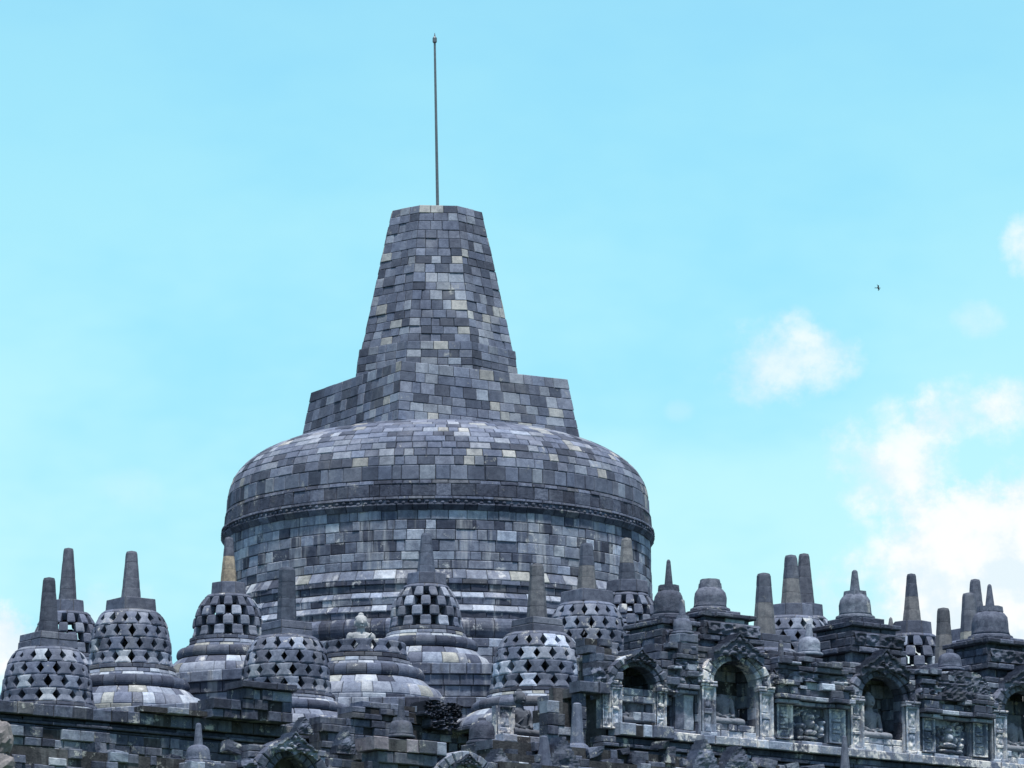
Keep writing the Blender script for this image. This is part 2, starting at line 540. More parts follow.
# the stepped square body under the visible top
root = thing('temple_base', (CX, CY, -4.15), TH, 'broad stepped grey stone temple body below all the stupas and walls', 'temple')
for i, (h, z0, z1) in enumerate([(66, -4.6, -1.0), (62, -1.0, 2.6), (56, 2.6, 5.2), (50, 5.2, 8.0), (45, 8.0, 10.2), (38.5, 10.2, 11.6)]):
    mb = MB()
    mb.box(-h, h, -h, h, z0, z1 - 0.2, (0.12, 0.125, 0.14))
    mb.box(-h - 0.35, h + 0.35, -h - 0.35, h + 0.35, z1 - 0.2, z1, (0.15, 0.155, 0.17))
    for k in range(0, 60):
        pass
    mb.v = [(x, y, z + 4.15) for x, y, z in mb.v]
    mb.build('terrace_step', M_WALL, root, world=False)

# platform carrying the lowest ring of stupas (walls are built separately in front of it)
mb = MB()
mb.box(-46, 30, -30, 17.9, 11.6, 16.08, (0.12, 0.125, 0.14))
mb.box(-17.2, 30, 17.9, 19.4, 11.6, 16.06, (0.12, 0.125, 0.14))
mb.box(-12.5, 30, 19.4, 23.0, 11.6, 16.04, (0.12, 0.125, 0.14))
mb.box(-15.2, 30, 23.0, 30.2, 11.6, 14.6, (0.12, 0.125, 0.14))
o = mb.build('plateau', M_WALL)
tag(o, 'flat stone plateau under the lowest and nearest ring of stupas', 'terrace')


def round_terrace(R, z0, z1, label, seed):
    rng = random.Random(seed)
    root = thing('round_terrace', (CX, CY, z0), 0, label, 'terrace', 'round terraces under the stupas')
    mb = MB(); n = 5
    hh = (z1 - z0) / n
    for k in range(n):
        e = 0.12 if k == n - 1 else (0.0 if k < n - 2 else 0.05)
        ring_course(mb, R + e, k * hh, R + e, (k + 1) * hh, int(2 * math.pi * R / 0.62), rng, P_DRUM, 0.3)
    mb.build('retaining_wall', M_DRUM, root, world=False)
    mb = MB()
    mb.lathe([(R - 0.08, 0), (R - 0.08, z1 - z0 - 0.02)], (0.14, 0.145, 0.16), 128)
    mb.build('paving', M_WALL, root, world=False)


Z1, Z2, Z3 = 16.1, 17.70, 19.42
round_terrace(20.0, Z1, Z2, 'middle round stone terrace one step above the plateau', 21)
round_terrace(15.0, Z2, Z3, 'upper round stone terrace directly around the great central stupa', 22)


# ------------------------------------------------------------------ the great stupa
def main_stupa():
    rng = random.Random(5)
    k = 1 / 29.9
    root = thing('great_stupa', (CX, CY, Z3), TH, 'huge bell-shaped central stupa with cut-off stone spire, largest structure in view', 'stupa')
    zs = px_depth(437, 516, CY)[2] - Z3                       # shoulder height, top of the cornice
    def zy(y): return zs + (516 - y) * k                      # height of a silhouette row
    def zf(yc, R): return zy(yc + 0.165 * R / k)              # height seen at the front centre
    # plinth and base mouldings
    mb = MB()
    RP = 8.5
    ztor = zf(636, 8.3)
    hh = ztor / 6
    for i in range(6):
        ring_course(mb, RP, i * hh, RP, (i + 1) * hh, 86, rng, P_DRUM, 0.25)
    ring_course(mb, 8.05, ztor, 8.05, zf(616, 8.0), 84, rng, P_RINGD, 0.3, bulge=0.30, jit=0.01)
    def up(R0, y0, R1, y1, pal, n=78, **kw):
        ring_course(mb, R0, zf(y0, R0), R1, zf(y1, R1), n, rng, pal, 0.3, **kw)
    up(7.95, 616, 7.95, 609, P_RINGD)
    up(8.0, 609, 7.85, 603, P_LIGHT)
    up(7.72, 603, 7.72, 596, P_DRUM)
    up(7.75, 596, 7.6, 590.5, P_LIGHT)
    up(7.45, 590.5, 7.45, 583, P_RINGD)
    up(7.5, 583, 7.48, 578, P_RINGD)
    up(7.5, 578, 7.26, 568.5, P_RINGL)
    mb.lathe([(RP - 0.15, 0.01), (RP - 0.15, ztor - 0.05), (7.9, ztor + .05), (7.8, zf(618, 8)), (7.6, zf(605, 7.8)), (7.3, zf(580, 7.4)), (7.1, zf(570, 7.3))], CORE, 128)
    mb.build('base_moulding', M_DRUM, root, world=False)
    # drum
    mb = MB()
    zb, zt = zf(568.5, 7.26), zy(546) + 0.02
    n = 6
    hs = [rng.uniform(0.82, 1.18) for _ in range(n)]; kk = (zt - zb) / sum(hs); z = zb
    for i in range(n):
        Ra = 7.26 - 0.06 * i / n
        ring_course(mb, Ra, z, Ra - 0.006, z + hs[i] * kk, rng.choice((80, 86, 92)), rng, P_DRUM + [((0.25, 0.255, 0.275), 4), (PALE, 1.5)], 0.3, jit=0.02, lo=0.5)
        z += hs[i] * kk
    mb.lathe([(7.0, zb), (7.0, zt)], CORE, 128)
    mb.build('drum', M_DRUM, root, world=False)
    # cornice with its hanging garland
    mb = MB()
    c0, c1 = zy(547), zy(516)
    H = c1 - c0
    ring_course(mb, 7.22, c0, 7.36, c0 + .20 * H, 88, rng, P_RINGD, 0.3)
    ring_course(mb, 7.30, c0 + .20 * H, 7.30, c0 + .36 * H, 96, rng, P_RINGD, 0.3)
    ring_course(mb, 7.35, c0 + .36 * H, 7.32, c0 + .46 * H, 96, rng, P_CAP, 0.3)
    ring_course(mb, 7.26, c0 + .46 * H, 7.23, c0 + .86 * H, 80, rng, P_RINGD + [(MID, 3)], 0.3, jit=0.02)
    ring_course(mb, 7.24, c0 + .86 * H, 7.18, c0 + 1.0 * H, 84, rng, P_RINGD + [(MID, 3)], 0.3)
    for i in range(180):      # hanging garland of small carved drops
        a = 2 * math.pi * i / 180
        z = c0 + H * (0.27 + 0.03 * math.cos(a * 36))
        mb.ball((7.30 * math.cos(a), 7.30 * math.sin(a), z), (0.055, 0.075, 0.06), pick(rng, P_RINGD), 6, 4, 0, 0, a)
    mb.lathe([(7.1, c0), (7.1, c1)], CORE, 128)
    mb.build('cornice', M_ROOF, root, world=False)
    # dome: flattened half-ellipse
    mb = MB()
    A, B = 214.5 * k, 84 * k
    dz0 = zy(516)
    nc = 16; prof = []
    for i in range(nc + 1):
        ph = (math.pi / 2) * (i / nc) * 0.93
        e = 2 / 2.75
        prof.append((A * max(1e-4, math.cos(ph)) ** e, dz0 + B * max(0, math.sin(ph)) ** e))
    for i in range(nc):
        (Ra, za), (Rb, zb2) = prof[i], prof[i + 1]
        ring_course(mb, Ra, za, Rb, zb2, max(10, int(2 * math.pi * (Ra + Rb) / 2 / 0.50)), rng, P_MAIN, 0.25, jit=0.014, ch=0.022)
    mb.lathe([(r - 0.1, z - 0.06) for r, z in prof], CORE, 128)
    mb.build('dome', M_MAIN, root, world=False)
    # square harmika, turned with the temple
    mb = MB()
    HR = math.radians(30)
    Ls = (587 - 295) / (math.cos(HR) + math.sin(HR)) * k / 2
    hz0, hz1 = zy(455), zy(381.5)
    top_a = Ls * 0.90
    nlev = 7
    poly_tower(mb, Ls, top_a, hz0, hz1, 4, 0.0, rng, P_MAIN, 0.33, 0.5, 0.25, 0.012)
    mb.lathe([(Ls * 1.36, hz0), (top_a * 1.36, hz1 - 0.02)], CORE, poly=4, rot=math.pi / 4)
    o = mb.build('harmika', M_MAIN, root, world=False)
    o.rotation_euler.z = HR - TH
    # octagonal spire: stepped foot and tall cut-off shaft
    mb = MB()
    f0, f1 = 84.5 * k, 82 * k
    zt = zy(203)
    zfoot = zy(351)
    rot = math.radians(22.5 - 10)
    poly_tower(mb, f0 * 0.975, f1 * 0.965, hz1 - 0.05, zfoot, 8, rot, rng, P_MAIN, 0.3, 0.45, 0.2, 0.01)
    poly_tower(mb, 79.5 * k * 0.965, 47.5 * k * 0.965, zfoot, zt, 8, rot, rng, P_MAIN, 0.30, 0.40, 0.2, 0.022)
    mb.lathe([(f0 * 0.98, hz1 - 0.1), (f1 * 0.98, zfoot - 0.015), (76 * k, zfoot - 0.012), (45 * k, zt - 0.02)], CORE, poly=8, rot=rot + math.pi / 8)
    o = mb.build('spire', M_MAIN, root, world=False)
    o.location = (-0.09 * math.cos(TH), 0.09 * math.sin(TH), 0)
    return Z3 + zt


Z_SPIRE = main_stupa()


def lightning_rod():
    zt = px_depth(434.5, 36, CY)[2]
    root = thing('lightning_rod', (CX - 0.04, CY, Z_SPIRE - 0.02), 0, 'tall thin dark metal rod rising from the top of the great spire', 'lightning rod')
    h = zt - Z_SPIRE
    mb = MB()
    lean = -0.12
    mb.lathe([(0.11, 0.0), (0.11, 0.12), (0.06, 0.16)], (0.2, 0.2, 0.2), 12)
    mb.build('socket', M_POLE, root, world=False)
    mb = MB(); n = 8
    mb.tube([(lean * i / n, 0, 0.1 + (h - 0.3) * i / n) for i in range(n + 1)], [0.055 - 0.018 * i / n for i in range(n + 1)], (0.2, 0.2, 0.2), 8)
    mb.build('pole', M_POLE, root, world=False)
    mb = MB()
    mb.lathe([(0.03, h - 0.25), (0.075, h - 0.2), (0.075, h - 0.05), (0.03, h), (0.004, h + 0.14)], (0.1, 0.1, 0.1), 10)
    o = mb.build('tip', M_POLE, root, world=False)
    o.location.x = lean


lightning_rod()


# ------------------------------------------------------------------ lattice stupas
def lattice_radius(kind, v):
    if kind == 'diamond':
        ks = [(0, 1.045), (0.12, 1.0), (0.4, 0.985), (0.62, 0.95), (0.8, 0.885), (0.92, 0.81), (1.0, 0.74)]
    else:
        ks = [(0, 1.07), (0.12, 1.02), (0.35, 1.0), (0.6, 0.945), (0.8, 0.85), (0.92, 0.765), (1.0, 0.69)]
    for (a, ra), (b, rb) in zip(ks, ks[1:]):
        if v <= b:
            q = (v - a) / (b - a)
            return ra + (rb - ra) * q
    return ks[-1][1]


def lattice(mb, kind, Rb, H, rows, N, rng, only=None, pal=P_LAT):
    th = 0.27 * Rb
    a0 = rng.uniform(0, 6.28)
    for r in range(rows):
        if only is not None and r not in only:
            continue
        if kind == 'diamond':
            vs = [0.015, 0.12, 0.31, 0.5, 0.69, 0.88, 0.985]
            d = 0.225
            half = [0.488, 0.488, 0.488 - d * 0.5, 0.488 - d, 0.488 - d * 0.5, 0.488, 0.488]
        else:
            vs = [0.012, 0.14, 0.5, 0.86, 0.988]
            half = [0.235, 0.285, 0.29, 0.285, 0.235]
        for i in range(N):
            if kind == 'diamond':
                ctr = a0 + 2 * math.pi * (i + 0.5 * (r % 2)) / N
            else:
                ctr = a0 + 2 * math.pi * (i + 0.5 * (r % 2)) / N
            col = pick(rng, pal)
            jt = rng.uniform(-0.022, 0.022) * Rb; ja = rng.uniform(-0.016, 0.016); wv = rng.uniform(0.93, 1.02); chip = rng.randrange(40)
            nu = 4
            o = len(mb.v)
            for lay in (0, 1):
                for v, hf in zip(vs, half):
                    vv = (r + v) / rows
                    R = Rb * lattice_radius(kind, vv) + jt
                    ed = 0.018 if lay == 0 else 0
                    for u in range(nu + 1):
                        q = (-hf + 2 * hf * u / nu) * wv
                        if chip == 0 and u == 0 and v < 0.3: q *= 0.72
                        if chip == 1 and u == nu and v > 0.7: q *= 0.7
                        edge = (u in (0, nu)) or v in (vs[0], vs[-1])
                        a = ctr + ja + q * 2 * math.pi / N
                        rr = R - (th if lay else (0.02 if edge else 0.0))
                        mb.v.append((rr * math.cos(a), rr * math.sin(a), vv * H)); mb.c.append(col)
            nvv = len(vs); w = nu + 1; lay1 = nvv * w
            for q in range(nvv - 1):
                for u in range(nu):
                    a = o + q * w + u
                    mb.f.append((a, a + 1, a + w + 1, a + w))
                    b = a + lay1
                    mb.f.append((b, b + w, b + w + 1, b + 1))
                for u in (0, nu):
                    a = o + q * w + u
                    mb.f.append((a, a + w, a + w + lay1, a + lay1))
            for q in (0, nvv - 1):
                for u in range(nu):
                    a = o + q * w + u
                    mb.f.append((a, a + 1, a + 1 + lay1, a + lay1))


def stupa_base(root, Rb, rng, zb, light=1.0):
    """lotus base rings from local z=0 to zb (lattice bottom)"""
    q = zb / 1.25
    mb = MB()
    N = lambda R: max(14, int(2 * math.pi * R / 0.52))
    def ring(R0, z0, R1, z1, pal, **kw):
        ring_course(mb, R0 * Rb, z0 * q, R1 * Rb, z1 * q, N(R0 * Rb), rng, pal, 0.25, **kw)
    ring(1.95, 0.0, 1.95, 0.12, P_RINGL)
    ring(1.89, 0.12, 1.70, 0.43, P_RINGL, bulge=0.075)
    ring(1.63, 0.43, 1.42, 0.63, P_RINGL, bulge=0.02)
    mb.build('lotus_base', M_STUPA, root, world=False)
    mb = MB()
    ring(1.37, 0.63, 1.32, 0.93, P_RINGD, bulge=0.13)
    mb.build('torus_ring', M_STUPA, root, world=False)
    mb = MB()
    ring(1.26, 0.93, 1.17, 1.02, P_RINGL)
    ring(1.14, 1.02, 1.10, 1.13, P_RINGL)
    ring(1.10, 1.13, 1.09, 1.235, P_RINGD)
    mb.lathe([(1.82 * Rb, 0.01), (1.76 * Rb, .12 * q), (1.4 * Rb, .42 * q), (1.25 * Rb, .6 * q), (1.2 * Rb, .92 * q), (1.03 * Rb, 1.1 * q), (1.02 * Rb, 1.23 * q)], (0.12, 0.125, 0.14), 48)
    mb.build('upper_moulding', M_STUPA, root, world=False)


def pinnacle_mesh(mb, r0, r1, z0, z1, rng, style='plain'):
    c0 = pick(rng, [((0.12, 0.12, 0.128), 3), ((0.10, 0.105, 0.118), 2), ((0.14, 0.135, 0.13), 1)])
    hgt = z1 - z0
    rot = rng.uniform(0, 0.7)
    split = {'plain': None, 'light_foot': 0.52, 'light_cap': 0.42, 'beige': 0.58, 'pale_foot': 0.38}.get(style)
    def colour(v):
        if split is None:
            return c0
        if style == 'light_cap':
            return (0.22, 0.225, 0.235) if v > split else c0
        lc = {'light_foot': (0.185, 0.19, 0.205), 'beige': (0.40, 0.34, 0.26), 'pale_foot': (0.34, 0.34, 0.32)}[style]
        return lc if v < split else c0
    cuts = [0.0, rng.uniform(0.2, 0.3), rng.uniform(0.42, 0.58), rng.uniform(0.7, 0.8), 1.0]
    if split:
        cuts = sorted([0.0, split, split + (1 - split) * rng.uniform(0.4, 0.6), split * rng.uniform(0.45, 0.6), 1.0])
    sd = rng.uniform(0, 60)
    for a, b in zip(cuts, cuts[1:]):
        n = 4; pr = []; g = 0.003
        off = rng.uniform(-0.003, 0.003)
        for i in range(n + 1):
            v = a + (b - a) * i / n
            e = 0.003 if i in (0, n) and 0.001 < v < 0.999 else 0.0
            pr.append((r0 + (r1 - r0) * v - e + off, z0 + hgt * v + (g if i == 0 else -g if i == n else 0)))
        if b == 1.0:
            R = pr[-1][0]
            pr[-1] = (R, z1 - R * 0.45)
            pr += [(R * 0.9, z1 - R * 0.18), (R * 0.62, z1 - 0.02), (R * 0.2, z1)]
        c = colour((a + b) / 2); kk = rng.uniform(0.92, 1.07)
        o = len(mb.v)
        mb.lathe(pr, (c[0] * kk, c[1] * kk, c[2] * kk), poly=8, rot=rot)
        for q in range(o, len(mb.v)):
            x, y, zz = mb.v[q]
            f = 1 + 0.025 * mnoise.noise(Vector((x * 5 + sd, y * 5, zz * 6)))
            mb.v[q] = (x * f, y * f, zz)


def perforated_stupa(x, y_low, Y, Rb, zfloor, zb, kind, rows, rowh, N, label, group, pin=(0.31, 0.18, 1.6), style='plain', hk=(0.60, 0.44), hshape='square', open_top=None, seed=0, lost=None, pal=P_LAT):
    rng = random.Random(1000 + seed)
    X = px_depth(x, y_low, Y)[0]
    root = thing('perforated_stupa', (X, Y, zfloor), TH, label, 'stupa', group)
    stupa_base(root, Rb, rng, zb)
    H = rows * rowh
    mb = MB()
    if open_top:
        lattice(mb, kind, Rb, H, rows, N, rng, only=range(open_top))
        o = mb.build('lattice_bell', M_STUPA, root, world=False); o.location.z = zb
        return root
    lattice(mb, kind, Rb, H, rows, N, rng, pal=pal)
    o = mb.build('lattice_bell', M_STUPA, root, world=False); o.location.z = zb
    # closed crown of the bell
    mb = MB()
    rt = lattice_radius(kind, 1.0) * Rb
    z = zb + H
    m = int(rt * 6.28 / 0.6)
    ring_course(mb, rt * 1.0, z + 0.005, rt * 0.86, z + 0.11, m, rng, P_CAP, 0.3, jit=0.006)
    mb.lathe([(rt * 0.96, z - 0.0), (rt * 0.84, z + 0.1), (rt * 0.5, z + 0.16)], (0.12, 0.122, 0.135), 40)
    mb.build('bell_crown', M_STUPA, root, world=False)
    z += 0.10
    # harmika block
    mb = MB()
    hw, hh = hk
    ns = 4 if hshape == 'square' else 8
    rr = 0.0 if ns == 4 else math.radians(12)
    poly_tower(mb, hw, hw * 0.95, z, z + hh, ns, rr, rng, P_CAP, hh / 2 if hh > 0.42 else hh, 0.8, 0.2, 0.01)
    mb.lathe([(hw / math.cos(math.pi / ns) * 0.97, z), (hw * 0.95 / math.cos(math.pi / ns) * 0.97, z + hh - 0.01)], (0.115, 0.118, 0.13), poly=ns, rot=rr + math.pi / ns)
    mb.build('harmika', M_SMOOTH, root, world=False)
    mb = MB()
    pinnacle_mesh(mb, pin[0], pin[1], z + hh - 0.01, z + hh + pin[2], rng, style)
    mb.build('pinnacle', M_SMOOTH, root, world=False)
    return root


G1, G2, G3 = 'stupas of the lowest ring with diamond holes', 'stupas of the middle ring', 'stupas of the top ring with square holes'
S = perforated_stupa
# lowest ring
S(47, 705, 151.5, 1.36, Z1, 1.25, 'diamond', 4, 0.40, 16, 'lattice stupa at the left edge, nearest and lowest, dark pinnacle with thick foot', G1, (0.33, 0.19, 1.72), 'plain', (0.66, 0.46), seed=1)
S(286, 697, 149.0, 1.31, Z1, 1.25, 'diamond', 4, 0.40, 16, 'lattice stupa beside the dark rubble block, its pinnacle slim and broken blunt', G1, (0.30, 0.24, 1.66), 'plain', (0.56, 0.44), seed=2)
S(537, 692, 148.7, 1.34, Z1, 1.30, 'diamond', 4, 0.40, 16, 'lattice stupa with pale white stones directly behind the seated headed statue', G1, (0.31, 0.19, 1.66), 'plain', (0.57, 0.44), seed=3, pal=P_LAT + [((0.45, 0.455, 0.46), 3.5)])
S(765, 697, 150.7, 1.34, Z1, 1.10, 'diamond', 4, 0.40, 16, 'mostly hidden lattice stupa, leftmost thick blunt pinnacle of the close trio', G1, (0.34, 0.20, 1.90), 'light_foot', (0.58, 0.44), seed=4)
S(945, 712, 156.5, 1.30, Z1, 1.15, 'diamond', 4, 0.38, 16, 'hidden lattice stupa whose short lone blunt pinnacle shows between two taller ones', G1, (0.31, 0.19, 1.78), 'light_foot', (0.52, 0.42), seed=5)
S(971, 712, 155.6, 1.30, Z1, 1.20, 'diamond', 4, 0.40, 16, 'hidden lattice stupa, pinnacle with pale lower half beside the dark bell turret', G1, (0.34, 0.20, 1.98), 'pale_foot', (0.55, 0.42), seed=6)
# middle ring
S(130, 667, 157.0, 1.28, Z2, 1.56, 'diamond', 4, 0.41, 16, 'whole lattice stupa with broad bright lotus base, second from the left', G2, (0.31, 0.17, 1.52), 'plain', (0.58, 0.40), seed=7)
S(363, 655, 154.6, 1.30, Z2, 1.56, 'diamond', 4, 0.41, 15, 'open topless stupa base with one lattice row around a pale statue', G2, open_top=1, seed=8)
S(587, 655, 155.1, 1.24, Z2, 1.56, 'diamond', 4, 0.40, 16, 'lattice stupa right of the white-stoned one, half behind its shoulder', G2, (0.31, 0.19, 1.50), 'light_foot', (0.60, 0.40), seed=9)
S(792, 665, 158.0, 1.26, Z2, 1.56, 'diamond', 4, 0.40, 16, 'lattice stupa behind the wall, middle pinnacle of the close trio, two-toned', G2, (0.34, 0.19, 1.60), 'light_foot', (0.66, 0.40), 'octagon', seed=10)
S(913, 690, 162.0, 1.20, Z2, 1.50, 'checker', 5, 0.34, 12, 'square-holed stupa behind the wall right, tall two-toned pinnacle against white cloud', G2, (0.31, 0.15, 1.58), 'light_foot', (0.62, 0.42), 'octagon', seed=11)
S(977, 690, 163.0, 1.24, Z2, 1.54, 'diamond', 4, 0.40, 16, 'far hidden stupa, dark pinnacle rising behind the pale-footed pinnacle', G2, (0.34, 0.16, 1.62), 'plain', (0.6, 0.42), seed=12)
# top ring
S(67, 640, 166.0, 1.12, Z3, 1.48, 'checker', 4, 0.33, 12, 'square-holed stupa behind the leftmost lattice stupa, tall dark pinnacle', G3, (0.30, 0.16, 1.76), 'plain', (0.55, 0.40), 'octagon', seed=13)
S(228, 636, 162.0, 1.11, Z3, 1.48, 'checker', 4, 0.32, 12, 'square-holed stupa with beige lower pinnacle at left edge of the great drum', G3, (0.27, 0.13, 1.50), 'beige', (0.55, 0.40), 'octagon', seed=14)
S(426, 628, 160.0, 1.12, Z3, 1.48, 'checker', 4, 0.32, 12, 'square-holed stupa standing centrally in front of the great drum', G3, (0.30, 0.15, 1.32), 'plain', (0.62, 0.38), 'octagon', seed=15)
S(627, 640, 161.8, 1.08, Z3, 1.46, 'checker', 4, 0.33, 12, 'square-holed stupa at the right edge of the great drum, pale-tipped pinnacle', G3, (0.29, 0.16, 1.42), 'light_cap', (0.66, 0.40), 'octagon', seed=16)
S(805, 640, 167.0, 1.12, Z3, 1.48, 'checker', 4, 0.33, 12, 'far square-holed stupa, tallest dark pinnacle of the close trio', G3, (0.34, 0.17, 1.72), 'plain', (0.58, 0.42), 'octagon', seed=17)


# ------------------------------------------------------------------ seated statues
def statue_mesh():
    mb = MB(); c = (0.3, 0.3, 0.3)
    B = mb.ball
    # local: facing -Y, seat at z = 0, about 1.3 high
    B((0, 0.02, 0.10), (0.40, 0.30, 0.14), c, 16, 10)                 # hips
    mb.tube([(0.0, 0.02, 0.05), (0.0, 0.02, 0.3), (0, 0.03, 0.55), (0, 0.03, 0.72)], [0.24, 0.215, 0.245, 0.2], c, 16)
    B((0, 0.02, 0.62), (0.31, 0.18, 0.18), c, 16, 10)                 # chest
    B((0, 0.02, 0.70), (0.35, 0.15, 0.13), c, 16, 8)                  # shoulders
    for sx in (-1, 1):
        mb.tube([(0.12 * sx, -0.02, 0.10), (0.40 * sx, -0.22, 0.10), (0.50 * sx, -0.30, 0.09)], [0.17, 0.13, 0.11], c, 12)
        mb.tube([(0.50 * sx, -0.30, 0.09), (0.2 * sx, -0.40, 0.085), (-0.12 * sx, -0.38, 0.10 + 0.03 * sx)], [0.11, 0.085, 0.06], c, 12)
        B((-0.2 * sx, -0.36, 0.13), (0.12, 0.055, 0.045), c, 10, 7)   # upturned foot
        B((0.31 * sx, 0.02, 0.67), (0.11, 0.115, 0.13), c, 12, 8)
        mb.tube([(0.32 * sx, 0.02, 0.70), (0.365 * sx, 0.0, 0.48), (0.36 * sx, -0.04, 0.36)], [0.10, 0.085, 0.078], c, 12)
        mb.tube([(0.36 * sx, -0.04, 0.36), (0.24 * sx, -0.22, 0.26), (0.10 * sx, -0.30, 0.235)], [0.078, 0.06, 0.045], c, 12)
        B((0.05 * sx, -0.33, 0.23 + 0.015 * sx), (0.085, 0.055, 0.026), c, 10, 6)   # palm
        for q in range(4):
            y = -0.365 + q * 0.025
            mb.tube([(0.0 * sx, y, 0.24 + 0.015 * sx), (-0.06 * sx, y - 0.005, 0.25 + 0.015 * sx), (-0.11 * sx + 0.01 * q * sx, y, 0.243 + 0.015 * sx)], [0.014, 0.013, 0.011], c, 6)
        mb.tube([(0.07 * sx, -0.36, 0.25), (0.03 * sx, -0.385, 0.285), (0.005 * sx, -0.385, 0.30)], [0.017, 0.015, 0.012], c, 6)
        B((0.158 * sx, 0.01, 1.03), (0.02, 0.035, 0.075), c, 8, 6)    # long ears
        B((0.055 * sx, -0.128, 1.075), (0.034, 0.02, 0.015), c, 8, 6) # lowered eyelids
        mb.tube([(0.018 * sx, -0.148, 1.10), (0.06 * sx, -0.145, 1.112), (0.1 * sx, -0.115, 1.098)], [0.009, 0.01, 0.007], c, 6)
    mb.tube([(0, 0.03, 0.70), (0, 0.02, 0.82), (0, 0.01, 0.90), (0, 0.0, 0.98)], [0.19, 0.13, 0.105, 0.10], c, 12)   # neck
    B((0, 0.0, 1.08), (0.152, 0.162, 0.185), c, 18, 14)               # head
    B((0, -0.03, 0.975), (0.095, 0.11, 0.07), c, 12, 8)               # jaw
    mb.tube([(0, -0.15, 1.10), (0, -0.175, 1.05), (0, -0.185, 1.025)], [0.014, 0.021, 0.027], c, 8)   # nose
    B((0, -0.148, 0.975), (0.045, 0.02, 0.011), c, 10, 6)             # upper lip
    B((0, -0.142, 0.958), (0.036, 0.02, 0.010), c, 10, 6)             # lower lip
    B((0, 0.03, 1.17), (0.155, 0.155, 0.11), c, 16, 10)               # hair cap
    B((0, 0.03, 1.285), (0.075, 0.075, 0.065), c, 12, 8)              # top-knot
    # robe edge over one shoulder
    mb.tube([(0.30, -0.06, 0.80), (0.16, -0.17, 0.66), (-0.08, -0.20, 0.48), (-0.24, -0.14, 0.34)], [0.018] * 4, c, 6)
    mb.v = [(x * 1.16, y * 1.16, 0.93 + (z - 0.93) * 1.08) if z > 0.93 else (x, y, z) for x, y, z in mb.v]
    o = mb.build('statue_source', M_STATUE)
    md = o.modifiers.new('r', 'REMESH'); md.mode = 'VOXEL'; md.voxel_size = 0.013
    sm = o.modifiers.new('s', 'SMOOTH'); sm.factor = 0.5; sm.iterations = 4
    dg = bpy.context.evaluated_depsgraph_get()
    me = bpy.data.meshes.new_from_object(o.evaluated_get(dg))
    bpy.data.objects.remove(o)
    return me


STATUE = statue_mesh()


def statue(loc, rz, sc, label, tone, headless=False):
    me = STATUE.copy()
    me.materials.clear(); me.materials.append(M_STATUE)
    if headless:
        import bmesh
        bm = bmesh.new(); bm.from_mesh(me)
        geom = bm.verts[:] + bm.edges[:] + bm.faces[:]
        r = bmesh.ops.bisect_plane(bm, geom=geom, plane_co=(0, 0, 0.86), plane_no=(0.15, 0.1, 1), clear_outer=True)
        ed = [e for e in r['geom_cut'] if isinstance(e, bmesh.types.BMEdge)]
        bmesh.ops.contextual_create(bm, geom=ed)
        bm.to_mesh(me); bm.free()
    if 'tone' in me.attributes:
        me.attributes.remove(me.attributes['tone'])
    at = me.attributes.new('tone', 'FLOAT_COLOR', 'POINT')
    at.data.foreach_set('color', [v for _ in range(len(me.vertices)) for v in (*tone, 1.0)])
    me.polygons.foreach_set('use_smooth', [True] * len(me.polygons))
    o = bpy.data.objects.new('seated_statue', me)
    COL.objects.link(o)
    o.location = loc; o.rotation_euler = (0, 0, rz); o.scale = (sc, sc, sc)
    return tag(o, label, 'statue', 'seated stone statues')


fx = px_depth(361, 640, 154.6)
statue((fx[0], 154.6, px_depth(361, 613.5, 154.6)[2] - 1.35 * 1.06), math.radians(12), 1.06, 'pale grey seated statue inside the open topless stupa', (0.38, 0.40, 0.42))


# ------------------------------------------------------------------ carved work
def relief(mb, s0, s1, z0, z1, t, depth, fn, rng, pal, nu=26, nv=26, fr=W, cols=2, rows=3):
    """carved panel: a solid slab whose face is a height field fn(u, v) in 0..1; stones of several tones"""
    o = len(mb.v)
    tones = [[pick(rng, pal) for _ in range(cols)] for _ in range(rows)]
    for q in range(nv + 1):
        v = q / nv
        for i in range(nu + 1):
            u = i / nu
            h = fn(u, v)
            mb.v.append(fr(s0 + (s1 - s0) * u, t + depth * h, z0 + (z1 - z0) * v))
            mb.c.append(tones[min(rows - 1, int(v * rows))][min(cols - 1, int(u * cols))])
    w = nu + 1
    for q in range(nv):
        for i in range(nu):
            a = o + q * w + i
            mb.f.append((a, a + 1, a + w + 1, a + w))
    mb.box(s0, s1, t - 0.2, t - 0.004, z0, z1, tones[0][0], fr)


def figure_field(rng):
    """a seated figure under a canopy with attendants"""
    el = []
    cx = 0.5 + rng.uniform(-0.08, 0.08)
    el += [(cx, 0.70, 0.085, 0.10, 1.0), (cx, 0.50, 0.12, 0.16, 0.95), (cx, 0.26, 0.26, 0.10, 0.9), (cx - .2, .42, .06, .13, .7), (cx + .2, .42, .06, .13, .7), (cx, 0.10, 0.32, 0.05, 0.7)]
    for sx in (-1, 1):
        bx = cx + sx * rng.uniform(0.31, 0.38); hh = rng.uniform(0.4, 0.62)
        el += [(bx, hh, 0.06, 0.075, 0.9), (bx, hh - 0.2, 0.085, 0.16, 0.8), (bx, hh - 0.36, 0.1, 0.07, 0.7)]
    for _ in range(9):
        el.append((rng.uniform(0.06, 0.94), rng.uniform(0.72, 0.97), rng.uniform(0.03, 0.07), rng.uniform(0.03, 0.06), rng.uniform(0.4, 0.8)))
    sd = rng.uniform(0, 50)
    def fn(u, v):
        h = 0.0
        for x, y, a, b, k in el:
            d = ((u - x) / a) ** 2 + ((v - y) / b) ** 2
            if d < 1:
                h = max(h, k * math.sqrt(1 - d))
        rd = math.hypot((u - cx) / 0.17, (v - 0.70) / 0.2)
        if 0.8 < rd < 1.0:
            h = max(h, 0.35)
        return min(1, h + 0.14 * mnoise.noise(Vector((u * 9 + sd, v * 9, sd))))
    return fn


